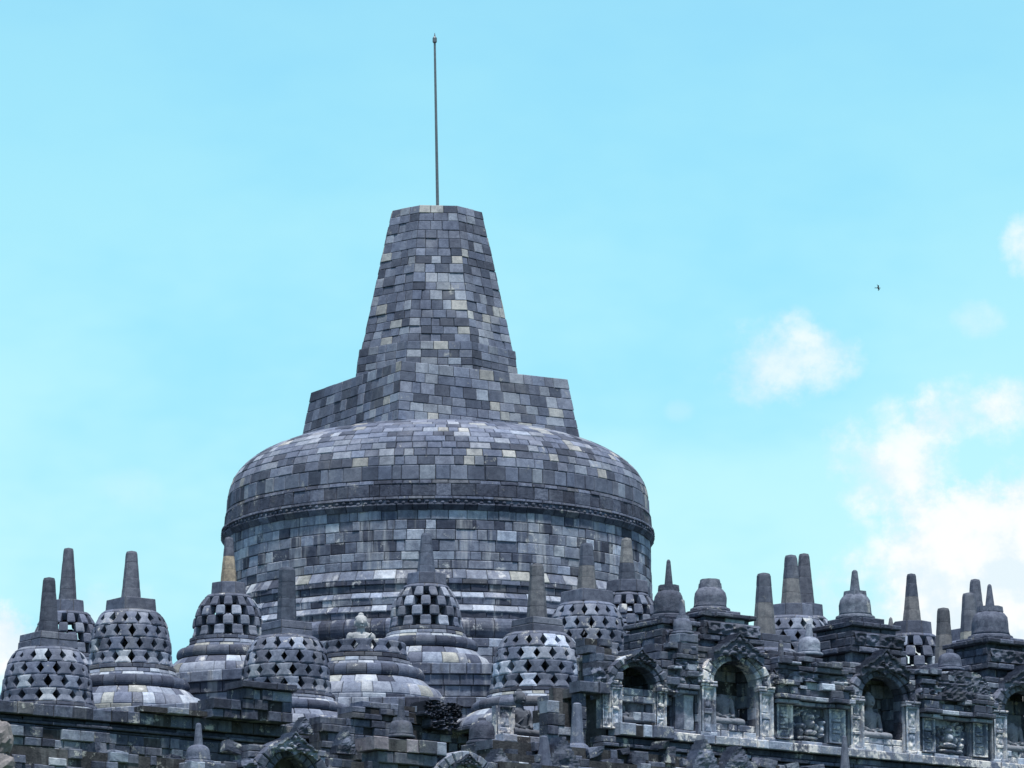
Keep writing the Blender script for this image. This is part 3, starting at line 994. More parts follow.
def post_field(rng):
    """carved post: a raised frame round two or three sunk panels with worn scroll work"""
    n = rng.choice((2, 3)); sd = rng.uniform(0, 40)
    def fn(u, v):
        wear = mnoise.noise(Vector((u * 5 + sd, v * 9, 0)))
        if u < 0.13 or u > 0.87 or v < 0.03 or v > 0.97:
            return 0.95 + 0.12 * wear
        if u < 0.2 or u > 0.8:
            return 0.1
        q = (v * n) % 1.0
        if q < 0.10 or q > 0.90:
            return 0.75 + 0.15 * wear
        if q < 0.17 or q > 0.83 or u < 0.27 or u > 0.73:
            return 0.2
        return max(0, 0.55 + 0.35 * mnoise.noise(Vector((u * 11 + sd, v * n * 5, sd))) + 0.2 * wear)
    return fn


def lump(mb, s, t, z, r, rng, pal=P_ROOF, rough=0.35, fr=W):
    mb.ball(fr(s, t, z), r, pick(rng, pal), 10, 7, rough, rng.uniform(0, 60), TH)


def relief_shape(mb, s, t, z, w, h, inside, fn, n, back, depth, rng, pal, cols=2):
    """free-form carved stone: the cells of a height field that lie inside an outline, with real thickness"""
    nu, nv = n
    keep = [[inside(-1 + 2 * (i + 0.5) / nu, -1 + 2 * (q + 0.5) / nv) for i in range(nu)] for q in range(nv)]
    tones = [pick(rng, pal) for _ in range(cols * 3)]
    cache = {}
    def vert(i, q, lay):
        k = (i, q, lay)
        if k not in cache:
            u, v = -1 + 2 * i / nu, -1 + 2 * q / nv
            tt = t + depth * max(0.0, fn(u, v)) if lay == 0 else t - back
            cache[k] = len(mb.v)
            mb.v.append(W(s + u * w, tt, z + v * h))
            mb.c.append(tones[min(cols - 1, int((u + 1) / 2 * cols)) * 3 + min(2, int((v + 1) * 1.5))])
        return cache[k]
    def has(i, q):
        return 0 <= i < nu and 0 <= q < nv and keep[q][i]
    for q in range(nv):
        for i in range(nu):
            if not keep[q][i]:
                continue
            a, b, c, d = (i, q), (i + 1, q), (i + 1, q + 1), (i, q + 1)
            mb.f.append(tuple(vert(*k, 0) for k in (a, b, c, d)))
            for nb, (p, r) in (((i, q - 1), (a, b)), ((i + 1, q), (b, c)), ((i, q + 1), (c, d)), ((i - 1, q), (d, a))):
                if not has(*nb):
                    mb.f.append((vert(*p, 0), vert(*p, 1), vert(*r, 1), vert(*r, 0)))


def ridged(u, v, sd, f):
    return 1 - 2.2 * abs(mnoise.noise(Vector((u * f + sd, v * f - sd, sd))))


def bump(u, v, x, y, a, b):
    d = ((u - x) / a) ** 2 + ((v - y) / b) ** 2
    return math.sqrt(1 - d) if d < 1 else 0.0


def kala(mb, s, t, z, sc, rng, pal=P_ROOF):
    """monster-mask gable: a peaked carved slab hugging the arch top"""
    sd = rng.uniform(0, 90)
    def top(u): return 1.0 - 1.28 * abs(u) ** 0.78 + 0.05 * math.sin(abs(u) * 21)
    def inside(u, v): return -1 + 0.62 * math.sqrt(max(0, 1 - u * u)) - 0.28 * math.exp(-(u / 0.16) ** 2) < v < top(u)
    def fn(u, v):
        h = 0.40 + 0.14 * ridged(u, v * 0.8, sd, 4.0)
        if top(u) - v < 0.15:
            h = 0.72
        a = abs(u)
        h = max(h, 1.0 * bump(a, v, 0.16, 0.05, 0.11, 0.13), 0.9 * bump(u, v, 0, -0.12, 0.1, 0.2), 0.85 * bump(a, v, 0.2, -0.28, 0.18, 0.14),
                0.8 * bump(u, v, 0, 0.52, 0.14, 0.25), 0.8 * bump(a, v, 0.55, -0.3, 0.16, 0.2))
        return h - 0.5 * bump(a, v, 0.16, 0.05, 0.045, 0.06)
    relief_shape(mb, s, t, z + 0.30 * sc, 0.92 * sc, 0.48 * sc, inside, fn, (44, 30), 0.35, 0.24, rng, pal, 2)


def makara(mb, s, t, z, r, flip, rng, pal=P_WALL):
    """curled snout at the foot of an arch"""
    sd = rng.uniform(0, 90)
    def inside(u, v):
        u *= flip
        return (u * u + v * v < 0.72) or (u < 0.1 and -0.75 < v < 0.1 - 0.3 * u) or (u > 0.3 and abs(v - 0.45) < 0.28 and u < 0.95)
    def fn(u, v):
        a = math.atan2(v, u * flip); rr = math.hypot(u, v)
        return 0.45 + 0.4 * math.sin(2 * a + rr * 9) * (1 - rr * 0.4) + 0.2 * ridged(u, v, sd, 4)
    relief_shape(mb, s, t, z, r * 1.15, r, inside, fn, (20, 18), 0.3, 0.16, rng, pal, 2)


def antefix(mb, s, t, z, w, h, rng, pal=P_WALL):
    """small pointed gable stone"""
    sd = rng.uniform(0, 90)
    def inside(u, v): return v < 1.0 - 1.7 * abs(u) ** 1.2
    def fn(u, v): return 0.4 + 0.5 * bump(u, v, 0, -0.2, 0.4, 0.5) + 0.2 * ridged(u, v, sd, 3)
    relief_shape(mb, s, t, z + h, w, h, inside, fn, (16, 16), w * 0.9, 0.1, rng, pal, 1)


def wave_band(mb, sa, sb, z0, z1, t, depth, rng, pal, period=0.62, cols=5):
    sd = rng.uniform(0, 90); L = sb - sa
    def fn(u, v):
        x = u * L / period
        q = (x % 1.0) - 0.5; vv = v - 0.5
        a = math.atan2(vv, q); r = math.hypot(q, vv)
        return max(0, 0.45 + 0.22 * math.sin(a + r * 11 + int(x) * 1.3) + 0.35 * ridged(u * L * 0.5, v * 0.5, sd, 4.0) + 0.2 * mnoise.noise(Vector((u * L * 9 + sd, v * 6, sd))) - 0.3 * (v > 0.92))
    relief(mb, sa, sb, z0, z1, t, depth, fn, rng, pal, max(12, int(L / 0.05)), 12, cols=cols, rows=1)


def niche(name_label, cs, t, z0, zs, half, rise, rng, group, deep=1.0, roofcol=P_ROOF, arch_pal=P_WALL, light_arch=False, jamb=0.6, sc=1.0, posts=True, band=0.36, gable=0.95):
    """arched niche: floor z0, springing zs, half opening, arch rise"""
    root = thing('arched_niche', W(cs, t, z0 - 0.4), TH, name_label, 'niche', group)
    zt = zs + rise
    mb = MB()
    for sx in (-1, 1):
        a, b = sorted((cs + sx * half, cs + sx * (half + jamb)))
        coursed(mb, a, b, t - 0.05, z0 - 0.4, zs + 0.02, rng, P_WALL, 0.32, 0.4, 0.35)
    z = zs
    while z < zt + 0.2:
        zz = z + 0.16
        zm = min(zs + rise * 0.999, z)
        hw = (half + 0.06) * math.sqrt(max(0.0, 1 - ((zm - zs) / rise) ** 2)) if z < zt else 0
        for sx in (-1, 1):
            a, b = sorted((cs + sx * hw, cs + sx * (half + jamb)))
            if b - a > 0.03:
                coursed(mb, a, b, t - 0.10, z, zz, rng, P_WALL, 0.2, 0.5, 0.35, core=False)
        z = zz
    mb.build('jamb', M_WALL, root)
    mb = MB()
    coursed(mb, cs - half - 0.2, cs + half + 0.2, t - deep, z0 - 0.1, zt + 0.2, rng, P_DRUM, 0.33, 0.5, 0.2, 0.03)
    def lf(a, b, zv): return W(cs - half - 0.12 + b, a, zv)
    def rf(a, b, zv): return W(cs + half + 0.12 - b, a, zv)
    for fr in (lf, rf):
        coursed(mb, t - deep, t - 0.34, 0.0, z0 - 0.1, zt + 0.2, rng, P_DRUM, 0.33, 0.45, 0.2, 0.03, fr=fr)
    mb.box(cs - half - 0.3, cs + half + 0.3, t - deep - 0.1, t - 0.34, zt + 0.12, zt + 0.3, MID)
    mb.build('recess', M_WALL, root)
    mb = MB(); n = 11
    def MA(a, tt, v):
        w = band * sc * (1 + 0.35 * abs(math.cos(a)) ** 6)
        return W(cs + (half + w * v) * -math.cos(a), t + tt, zs + (rise + w * v) * math.sin(a))
    for i in range(n):
        a, b = math.pi * i / n, math.pi * (i + 1) / n
        pal = P_LIGHT if (light_arch and i in (0, 1, 2, n - 1, n - 2, n - 3)) else arch_pal
        c = pick(rng, pal)
        mb.block(MA, a + 0.008, b - 0.008, 0.0, 0.42, 0.35, c, 0.03, 0.05, 0.03, 0.05, 2, None, 0.01, rng)
        mb.block(MA, a + 0.008, b - 0.008, 0.44, 1.0, 0.35, c, 0.03, 0.05, 0.04, rng.uniform(0.10, 0.13), 2, [0.4, 0.7], 0.02, rng)
    mb.build('arch', M_CARVED if light_arch else M_WALL, root)
    for sx in (-1, 1):
        mb = MB()
        makara(mb, cs + sx * (half + band + 0.22), t + 0.02, zs + 0.12, 0.34, sx, rng)
        mb.build('snout_carving', M_WALL, root)
    mb = MB()
    kala(mb, cs, t + 0.08, zt + 0.04, gable * sc, rng, roofcol)
    mb.build('mask_gable', M_WALL if roofcol is P_LIGHT else M_ROOF, root)
    if posts:
        for sx in (-1, 1):
            mb = MB()
            a, b = sorted((cs + sx * (half + 0.02), cs + sx * (half + 0.50)))
            relief(mb, a, b, z0 - 0.4, zs - 0.16, t + 0.04, 0.10, post_field(rng), rng, P_LIGHT, 16, 44, cols=1, rows=4)
            post = mb.build('pilaster', M_CARVED, root)
            mb = MB()
            coursed(mb, a - 0.04, b + 0.04, t + 0.17, zs - 0.16, zs - 0.0, rng, P_LIGHT, 0.08, 0.3, 0.25)
            mb.build('capital', M_CARVED, post)
            mb = MB()
            coursed(mb, a - 0.03, b + 0.03, t + 0.16, z0 - 0.42, z0 - 0.31, rng, P_LIGHT, 0.12, 0.3, 0.25)
            mb.build('foot', M_CARVED, post)
    mb = MB()
    coursed(mb, cs - half, cs + half, t - 0.02, z0 - 0.40, z0 - 0.02, rng, P_LIGHT, 0.2, 0.4, 0.3)
    mb.box(cs - half - 0.05, cs + half + 0.05, t - deep, t - 0.15, z0 - 0.3, z0 - 0.03, MID)
    mb.build('pedestal', M_CARVED, root)
    return root


def turret(s, t, z0, tiers, rng, label, group):
    """stack of projecting mouldings above a niche: tiers of (half width, height, palette, carved)"""
    root = thing('roof_turret', W(s, t, z0), TH, label, 'turret', group)
    z = z0
    for hw, h, pal, carved in tiers:
        mb = MB()
        moulded_box(mb, s - hw, s + hw, t - hw, t + hw, z, z + h, rng, pal, max(0.12, h / (2 if h > 0.36 else 1)), 0.5, 0.02)
        if carved:
            wave_band(mb, s - hw + 0.08, s + hw - 0.08, z + 0.04, z + h - 0.04, t + hw + 0.01, 0.1, rng, pal, 0.45, 4)
        mb.build('tier', M_ROOF, root)
        z += h
    return z


def bell_stupa(s, t, z, r, h, label, group, spire=0.7, spire_r=(0.14, 0.07), neck=True, rng=None, pal=P_CAP, name='small_stupa', wide=1.0):
    rng = rng or random.Random(s)
    root = thing(name, W(s, t, z), TH, label, 'stupa', group)
    c = pick(rng, pal)
    mb = MB()
    mb.lathe([(r * 1.18, 0), (r * 1.22, h * 0.05), (r * 1.2, h * 0.12), (r * 1.06, h * 0.16)], c, 24)
    mb.build('base_ring', M_ROOF, root, world=False)
    mb = MB()
    sd = rng.uniform(0, 50)
    mb.lathe([(r * 1.05, h * 0.15), (r * 1.0, h * 0.25), (r * 0.99, h * 0.4), (r * 0.98, h * 0.55), (r * 0.92, h * 0.75), (r * 0.78, h * 0.88), (r * 0.55, h * 0.97), (r * 0.4, h)], c, 28)
    mb.v = [(x * (1 + 0.07 * mnoise.noise(Vector((x * 3 + sd, y * 3, zz * 3)))), y * (1 + 0.07 * mnoise.noise(Vector((x * 3 + sd, y * 3, zz * 3)))), zz) for x, y, zz in mb.v]
    mb.build('bell', M_ROOF, root, world=False, smooth=True)
    zz = h * 0.95
    if neck:
        mb = MB()
        mb.lathe([(r * 0.72, zz - 0.02), (r * 0.68, zz + 0.16 * h)], c, poly=4 if wide > 1 else 8, rot=math.pi / 4)
        mb.build('harmika', M_ROOF, root, world=False)
        zz += 0.16 * h
    if spire:
        mb = MB()
        mb.lathe([(spire_r[0], zz - 0.02), (spire_r[1], zz + spire * 0.93), (spire_r[1] * 0.5, zz + spire)], c, poly=8)
        mb.build('spire', M_ROOF, root, world=False)
    return root


# ------------------------------------------------------------------ the niche wall on the right
WT = 32.0
ZL = 14.56
FLOOR, SPRING, RISE = 15.2, 16.28, 0.62
GN, GT, GB = 'arched niches of the right wall', 'turrets above the niche wall', 'small solid stupas on the turrets'
N1, N2, N3 = -12.66, -7.45, -2.21
R = random.Random
for cs, lab, lit in [(N1, 'arched niche with bright side posts and a headless statue, left of the gallery wall', True),
                     (N2, 'arched niche with large mask gable and clear seated statue, middle of the wall', False),
                     (N3, 'arched niche cut by the right edge of the photo', False)]:
    niche(lab, cs, WT, FLOOR, SPRING, 0.74, RISE, R(int(40 - cs)), GN, light_arch=lit)
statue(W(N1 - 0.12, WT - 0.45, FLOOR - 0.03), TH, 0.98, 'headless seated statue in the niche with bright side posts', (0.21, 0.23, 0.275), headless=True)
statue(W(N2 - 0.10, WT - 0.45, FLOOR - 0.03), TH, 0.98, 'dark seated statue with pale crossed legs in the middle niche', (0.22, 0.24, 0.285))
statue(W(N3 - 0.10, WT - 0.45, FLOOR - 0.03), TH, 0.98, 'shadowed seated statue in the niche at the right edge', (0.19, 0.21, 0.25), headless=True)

# corner niche at the left end, rougher and lower
NC = -16.02
niche('crumbling dark niche at the left end of the gallery wall', NC, WT, 15.92, 15.94, 0.66, 0.55, R(50), GN, posts=False, sc=0.9, gable=0.6, deep=1.3)
rng = R(51)
root = thing('niche_wall', W(NC, WT, ZL), TH, 'broken wall below the crumbling corner niche, with pale side posts', 'wall')
mb = MB()
coursed(mb, NC - 0.62, NC + 0.65, WT - 0.2, ZL, 15.9, rng, P_WALL, 0.36, 0.55, 0.3, 0.05)
coursed(mb, NC - 0.2, NC + 0.6, WT + 0.12, 15.0, 15.24, rng, P_LIGHT, 0.2, 0.4, 0.4, 0.04)
coursed(mb, NC - 0.8, NC + 1.0, WT + 0.3, ZL, 14.9, rng, P_LIGHT, 0.25, 0.5, 0.5, 0.03)
mb.build('masonry', M_WALL, root)
for a, b in ((NC - 1.2, NC - 0.92), (NC - 0.9, NC - 0.56), (NC + 0.62, NC + 0.94)):
    mb = MB()
    relief(mb, a, b, 14.75, 15.85, WT, 0.1, post_field(rng), rng, P_LIGHT, 12, 40, cols=1, rows=4)
    coursed(mb, a - 0.03, b + 0.03, WT + 0.12, 15.85, 16.05, rng, P_WALL, 0.1, 0.4, 0.3)
    mb.build('pilaster', M_CARVED, root)
mb = MB()
for k in range(5):
    coursed(mb, NC - 1.3 - 0.1 * (k % 2), NC - 0.5, WT + 0.1 - 0.15 * k, 16.06 + 0.24 * k, 16.28 + 0.24 * k, rng, P_WALL, 0.24, 0.4, 0.5, 0.06, ragged=0.15)
    coursed(mb, NC + 0.9, NC + 1.75, WT + 0.1 - 0.12 * k, 16.06 + 0.24 * k, 16.28 + 0.24 * k, rng, P_ROOF, 0.24, 0.5, 0.5, 0.05)
mb.build('upper_courses', M_ROOF, root)
statue(W(NC, WT - 0.3, 14.95), TH, 0.88, 'worn headless torso sitting below the crumbling corner niche', (0.115, 0.128, 0.16), headless=True)


def bay(sa, sb, rng, label, panels, top=17.1, group='wall bays between the niches'):
    """wall between two niches: posts, carved panel, cornice and rough upper courses"""
    root = thing('niche_wall', W((sa + sb) / 2, WT, ZL), TH, label, 'wall', group)
    mb = MB()
    coursed(mb, sa, sb, WT - 0.16, ZL, 15.92, rng, P_WALL, 0.33, 0.55, 0.3)
    coursed(mb, sa, sb, WT + 0.02, ZL, 14.9, rng, P_LIGHT, 0.15, 0.5, 0.4)
    mb.build('masonry', M_WALL, root)
    for kind, a, b in panels:
        mb = MB()
        if kind == 'post':
            relief(mb, a, b, 14.91, 15.85, WT - 0.0, 0.1, post_field(rng), rng, P_LIGHT, 16, 36, cols=1, rows=3)
            mb.build('pilaster', M_CARVED, root)
        elif kind == 'relief':
            relief(mb, a, b, 14.93, 15.85, WT - 0.2, 0.3, figure_field(rng), rng, P_LIGHT, 44, 40, cols=3, rows=3)
            mb.build('relief_panel', M_CARVED, root)
        else:
            relief(mb, a, b, 14.91, 15.85, WT - 0.06, 0.1, lambda u, v: 0.5 + 0.5 * mnoise.noise(Vector((u * 3 + sa, v * 3, 1))), rng, P_LIGHT, 14, 14, cols=2, rows=1)
            mb.build('panel', M_WALL, root)
    mb = MB()
    coursed(mb, sa, sb, WT + 0.10, 15.86, 15.97, rng, P_LIGHT, 0.12, 0.5, 0.35)
    coursed(mb, sa, sb, WT + 0.22, 15.99, 16.12, rng, P_LIGHT, 0.12, 0.6, 0.45)
    coursed(mb, sa + 0.05, sb - 0.05, WT + 0.04, 16.14, 16.32, rng, P_ROOF, 0.18, 0.6, 0.4)
    for kind, a, b in panels:
        if kind == 'post':
            coursed(mb, a - 0.08, b + 0.08, WT + 0.26, 15.86, 15.97, rng, P_LIGHT, 0.12, 0.35, 0.35, 0.02)
            coursed(mb, a - 0.12, b + 0.12, WT + 0.36, 15.98, 16.11, rng, P_WALL, 0.12, 0.4, 0.45, 0.025)
            coursed(mb, a - 0.05, b + 0.05, WT + 0.20, 16.12, 16.34, rng, P_WALL, 0.2, 0.4, 0.45, 0.03)
            coursed(mb, a - 0.12, b + 0.12, WT + 0.30, 16.36, 16.50, rng, P_ROOF, 0.14, 0.4, 0.45, 0.03)
    mb.build('cornice', M_WALL, root)
    mb = MB()
    for k in range(int((sb - sa) / 0.09)):
        s0 = rng.uniform(sa, sb); zz = rng.choice((16.32, 16.50, 16.95, 16.95, 17.1)); w = rng.uniform(0.1, 0.24); h = rng.uniform(0.08, 0.2)
        moulded_box(mb, s0 - w, s0 + w, WT - 0.3, WT + rng.uniform(0.02, 0.24), zz, zz + h, rng, rng.choice((P_WALL, P_ROOF, P_LIGHT)), 0.3, 0.6, 0.03)
    coursed(mb, sa, sb, WT - 0.05, 16.32, 16.55, rng, P_WALL, 0.25, 0.6, 0.4, 0.04)
    wave_band(mb, sa, sb, 16.55, 16.80, WT - 0.02, 0.16, rng, P_WALL)
    coursed(mb, sa, sb, WT + 0.16, 16.81, 16.95, rng, P_ROOF, 0.16, 0.7, 0.6, 0.03)
    coursed(mb, sa + 0.1, sb - 0.1, WT - 0.1, 16.95, top, rng, P_ROOF, 0.16, 0.6, 0.6, 0.04, ragged=0.3)
    mb.box(sa, sb, WT - 1.0, WT - 0.3, ZL, 16.93, DARK)
    mid = (sa + sb) / 2 - 0.25
    if sb - sa > 1.5:
        for hw, za, zb_, pal in ((0.85, 16.96, 17.14, P_WALL), (0.95, 17.14, 17.28, P_ROOF), (0.7, 17.28, 17.42, P_ROOF)):
            moulded_box(mb, mid - hw, mid + hw, WT - 1.1 - hw * 0.3, WT - 0.35 + (hw - 0.85), za, zb_, rng, pal, 0.2, 0.5, 0.02)
    mb.build('upper_courses', M_ROOF, root)


bay(N1 - 2.1, N1 - 1.34, R(60), 'narrow wall strip with a smooth curved stone between two left niches', [('panel', N1 - 2.05, N1 - 1.42)], 17.2)
bay(N1 + 1.34, N2 - 1.34, R(61), 'wall stretch with one carved figure panel between two bright posts', [('post', N1 + 1.38, N1 + 1.95), ('relief', N1 + 2.05, N2 - 2.05), ('post', N2 - 1.98, N2 - 1.4)])
bay(N2 + 1.34, N3 - 1.34, R(62), 'wall stretch with two carved figures left of the right-edge niche', [('post', N2 + 1.38, N2 + 1.85), ('relief', N2 + 1.9, N3 - 2.1), ('post', N3 - 2.0, N3 - 1.45)])
bay(N3 + 1.34, N3 + 20.0, R(63), 'wall stretch beyond the right-edge niche', [('post', N3 + 1.38, N3 + 1.9), ('relief', N3 + 2.0, N3 + 3.2), ('post', N3 + 3.3, N3 + 3.9)])

rng = R(70)
root = thing('wall_plinth', W(-9, WT, 11.6), TH, 'pale ledge and dark plinth course running under the niche wall', 'wall')
mb = MB()
coursed(mb, -15.0, 18, WT + 0.3, ZL - 0.02, ZL + 0.22, rng, P_LIGHT, 0.24, 0.6, 0.5)
mb.build('ledge', M_CARVED, root)
mb = MB()
coursed(mb, -17.3, 18, WT + 0.12, ZL - 0.20, ZL - 0.03, rng, P_ROOF, 0.2, 0.7, 0.5)
coursed(mb, -17.3, 18, WT + 0.22, ZL - 0.32, ZL - 0.21, rng, P_WALL, 0.12, 0.7, 0.5)
coursed(mb, -17.3, 18, WT + 0.1, 11.6, ZL - 0.33, rng, P_WALL, 0.34, 0.6, 0.4)
mb.build('masonry', M_WALL, root)

TT = 30.7
ZR = 16.95
RF, WL = P_ROOF, P_WALL
zt = turret(-12.47, TT, ZR, [(1.02, 0.30, RF, 0), (0.86, 0.22, WL, 0), (1.06, 0.15, RF, 0), (0.98, 0.40, RF, 1), (0.78, 0.14, WL, 0), (0.92, 0.13, RF, 0), (0.62, 0.13, RF, 0)], R(81), 'broad dark turret above the bright-posted niche, carrying a stupa with a stump', GT)
print('turret top', zt)
bell_stupa(-12.47, TT, 18.42, 0.46, 0.72, 'solid bell stupa without spire, only a blunt stump on top', GB, spire=0.12, spire_r=(0.3, 0.27), rng=R(1))
zt = turret(-7.29, TT, ZR, [(1.0, 0.34, RF, 0), (0.82, 0.30, P_DRUM, 0), (1.02, 0.16, RF, 0), (0.98, 0.42, RF, 1), (0.8, 0.16, RF, 0), (0.92, 0.14, RF, 0), (0.58, 0.2, RF, 0)], R(82), 'dark turret above the middle niche, carrying a stupa with short spire', GT)
bell_stupa(-7.29, TT, 18.66, 0.46, 0.74, 'solid bell stupa with stepped neck and short spire above the middle niche', GB, 0.6, (0.15, 0.08), rng=R(2), wide=2)
zt = turret(-2.27, TT, ZR, [(1.0, 0.34, RF, 0), (0.82, 0.24, WL, 0), (1.02, 0.16, RF, 0), (0.96, 0.44, RF, 1), (0.8, 0.14, RF, 0), (1.0, 0.14, RF, 0), (0.7, 0.12, RF, 0)], R(83), 'dark turret at the right edge of the photo', GT)
bell_stupa(-2.27, TT, 18.5, 0.54, 0.88, 'dark bell stupa with pointed spire at the right edge', GB, 0.66, (0.14, 0.06), rng=R(3))
zt = turret(-13.85, TT - 0.1, 16.5, [(0.95, 0.4, RF, 0), (0.8, 0.2, WL, 0), (0.98, 0.16, RF, 0), (0.9, 0.44, RF, 1), (0.78, 0.14, WL, 0), (0.9, 0.14, RF, 0), (0.6, 0.14, RF, 0)], R(84), 'dark turret at the left end of the niche wall', GT)
bell_stupa(-13.83, TT - 0.1, 18.1, 0.42, 0.86, 'round worn bell stupa with slim spire at the left end', GB, 0.72, (0.12, 0.055), rng=R(4))

GA = 'little stupas along the wall top'
s_, z_ = px_plane(686, 634, 31.9)
root = thing('stone_block', W(s_, 31.8, z_ - 0.9), TH, 'square stone block under the little stupa between the two left turrets', 'stone block')
mb = MB(); moulded_box(mb, s_ - 0.32, s_ + 0.32, 31.4, 32.05, z_ - 1.5, z_, R(86), P_WALL, 0.3, 0.6); mb.build('block', M_ROOF, root)
bell_stupa(s_, 31.75, z_, 0.26, 0.46, 'tiny square-shouldered stupa between the two left turrets', GA, 0.45, (0.1, 0.06), rng=R(5))
s_, z_ = px_plane(821, 666, 31.8)
bell_stupa(s_, 31.3, 17.40, 0.32, 0.52, 'tiny rounded stupa with broken spire left of the middle turret', GA, 0.42, (0.12, 0.07), neck=False, rng=R(6), pal=P_DRUM)
s_, z_ = px_plane(781, 664, 31.9)
bell_stupa(s_, 31.9, 16.7, 0.2, 0.2, 'thin little spire standing on the wall right of the bright-posted niche', GA, 0.75, (0.11, 0.06), neck=False, rng=R(7))
s_, z_ = px_plane(957, 668, 31.8)
bell_stupa(s_, 31.5, z_ - 0.05, 0.34, 0.5, 'tiny cracked round stupa on the shell-shaped slab right of the middle niche', GA, 0.14, (0.12, 0.1), neck=False, rng=R(8))
rng = R(87)
s_, z_ = px_plane(964, 684, 32.1)
mb = MB()
def shell_in(u, v): return v < 0.95 * math.sqrt(max(0, 1 - u * u)) - 0.1 and v > -0.9
relief_shape(mb, s_, 32.0, z_ - 0.05, 0.95, 0.5, shell_in, lambda u, v: 0.5 * math.sqrt(max(0, 1.1 - u * u)) + 0.25 * ridged(u, v, 3, 4), (34, 20), 1.0, 0.28, rng, P_ROOF, 2)
o = mb.build('shell_slab', M_ROOF); tag(o, 'big rounded shell-shaped stone under the cracked little stupa', 'stone block')

sx = px_depth(891, 640, 158)
mb = MB(); mb.lathe([(0.14, 0), (0.12, 0.5), (0.05, 0.95), (0.01, 1.0)], MID, poly=8)
mb.lathe([(0.3, -1.6), (0.3, 0.0)], MID, 16)
o = mb.build('stone_finial', M_SMOOTH, world=False); o.location = (sx[0], 158, px_depth(891, 617, 158)[2] - 1.0)
tag(o, 'small pointed stone finial showing just right of the middle turret', 'finial')


# ------------------------------------------------------------------ plateau walls, left half
def simple_wall(label, specs, mat=M_WALL, name='retaining_wall', seed=0, origin=None, cat='wall', group=None):
    """specs: lists of coursed() runs grouped per part name"""
    rng = R(seed)
    root = thing(name, origin, TH, label, cat, group)
    for part, pm, runs in specs:
        mb = MB()
        for (a, b, t, z0, z1, pal, kw) in runs:
            coursed(mb, a, b, t, z0, z1, rng, pal, **kw)
        mb.build(part, pm, root)
    return root


T1 = 18.5
simple_wall('long retaining wall with dark grooved cornice below the left stupas', [
    ('coping', M_WALL, [(-46, -13.6, T1 + 0.12, 15.76, 16.10, P_WALL, dict(course=0.36, bw=0.55, depth=0.6, jit=0.03))]),
    ('cornice', M_ROOF, [(-46, -13.6, T1 - 0.10, 15.64, 15.75, P_ROOF, dict(course=0.12, bw=0.9, depth=0.4)),
                         (-46, -13.6, T1 + 0.05, 15.54, 15.635, P_ROOF, dict(course=0.12, bw=0.9, depth=0.4)),
                         (-46, -13.6, T1 - 0.06, 15.46, 15.535, P_ROOF, dict(course=0.12, bw=0.9, depth=0.4))]),
    ('masonry', M_WALL, [(-46, -13.6, T1, 11.6, 15.455, P_WALL + [(LITE, 2)], dict(course=0.27, bw=0.5, depth=0.4, jit=0.04))]),
], seed=90, origin=W(-24, T1, 11.6))
a, z_ = px_plane(212, 690, 19.0); b, _ = px_plane(290, 690, 19.0); m_, _ = px_plane(240, 690, 19.0)
ztop = px_plane(262, 682, 19.2)[1]
simple_wall('dark block of piled masonry left of the blunt-pinnacle stupa, flat slab on top', [
    ('slab', M_ROOF, [(m_ - 0.1, b + 0.05, 19.25, ztop - 0.2, ztop, P_ROOF, dict(course=0.2, bw=0.8, depth=0.9, jit=0.03))]),
    ('masonry', M_WALL, [(m_, b, 19.1, 16.10, ztop - 0.2, P_WALL, dict(course=0.3, bw=0.45, depth=0.8, jit=0.04)),
                         (a, m_, 19.05, 16.10, ztop - 0.55, P_WALL, dict(course=0.28, bw=0.6, depth=0.8, jit=0.03)),
                         (a - 2.2, a, 18.85, 16.11, 16.30, P_LIGHT, dict(course=0.2, bw=0.7, depth=0.5, jit=0.02, ragged=0.35))]),
], name='broken_parapet', seed=91, origin=W(a, 19, 16.1))
T2 = 20.0
a, za = px_plane(350, 706, T2); b, zb = px_plane(474, 706, T2)
simple_wall('low parapet of dark carved blocks in front of the open stupa', [
    ('coping', M_WALL, [(a, b, T2 + 0.05, za - 0.35, za, P_WALL, dict(course=0.2, bw=0.42, depth=0.7, jit=0.04, ragged=0.35)),
                        (a + 0.4, a + 2.6, T2 + 0.02, za, za + 0.18, P_LIGHT, dict(course=0.2, bw=0.5, depth=0.6, jit=0.02, ragged=0.2))]),
    ('masonry', M_WALL, [(a - 1.0, b, T2, 11.6, za - 0.36, P_WALL, dict(course=0.26, bw=0.42, depth=0.6, jit=0.04))]),
], name='parapet', seed=92, origin=W(a, T2, 11.6))
mb = MB(); rng = R(93)
c0, zc = px_plane(440, 713, T2 + 0.3)
for k, (dx, dz, w, h) in enumerate([(-0.25, 0.1, 0.42, 0.24), (0.35, 0.08, 0.36, 0.22), (0.05, -0.3, 0.5, 0.2)]):
    sd = 7.0 * k
    relief_shape(mb, c0 + dx, T2 + 0.2, zc + dz, w, h, lambda u, v: abs(u) ** 4 + abs(v) ** 4 < 0.8, lambda u, v: 0.5 + 0.6 * ridged(u, v, sd + 2, 3.2), (24, 14), 0.5, 0.28, rng, [((0.04, 0.042, 0.05), 1), (DARK, 1)], 2)
o = mb.build('carved_fragment', M_ROOF); tag(o, 'black weathered carved fragment on the parapet right of the open stupa', 'stone fragment')

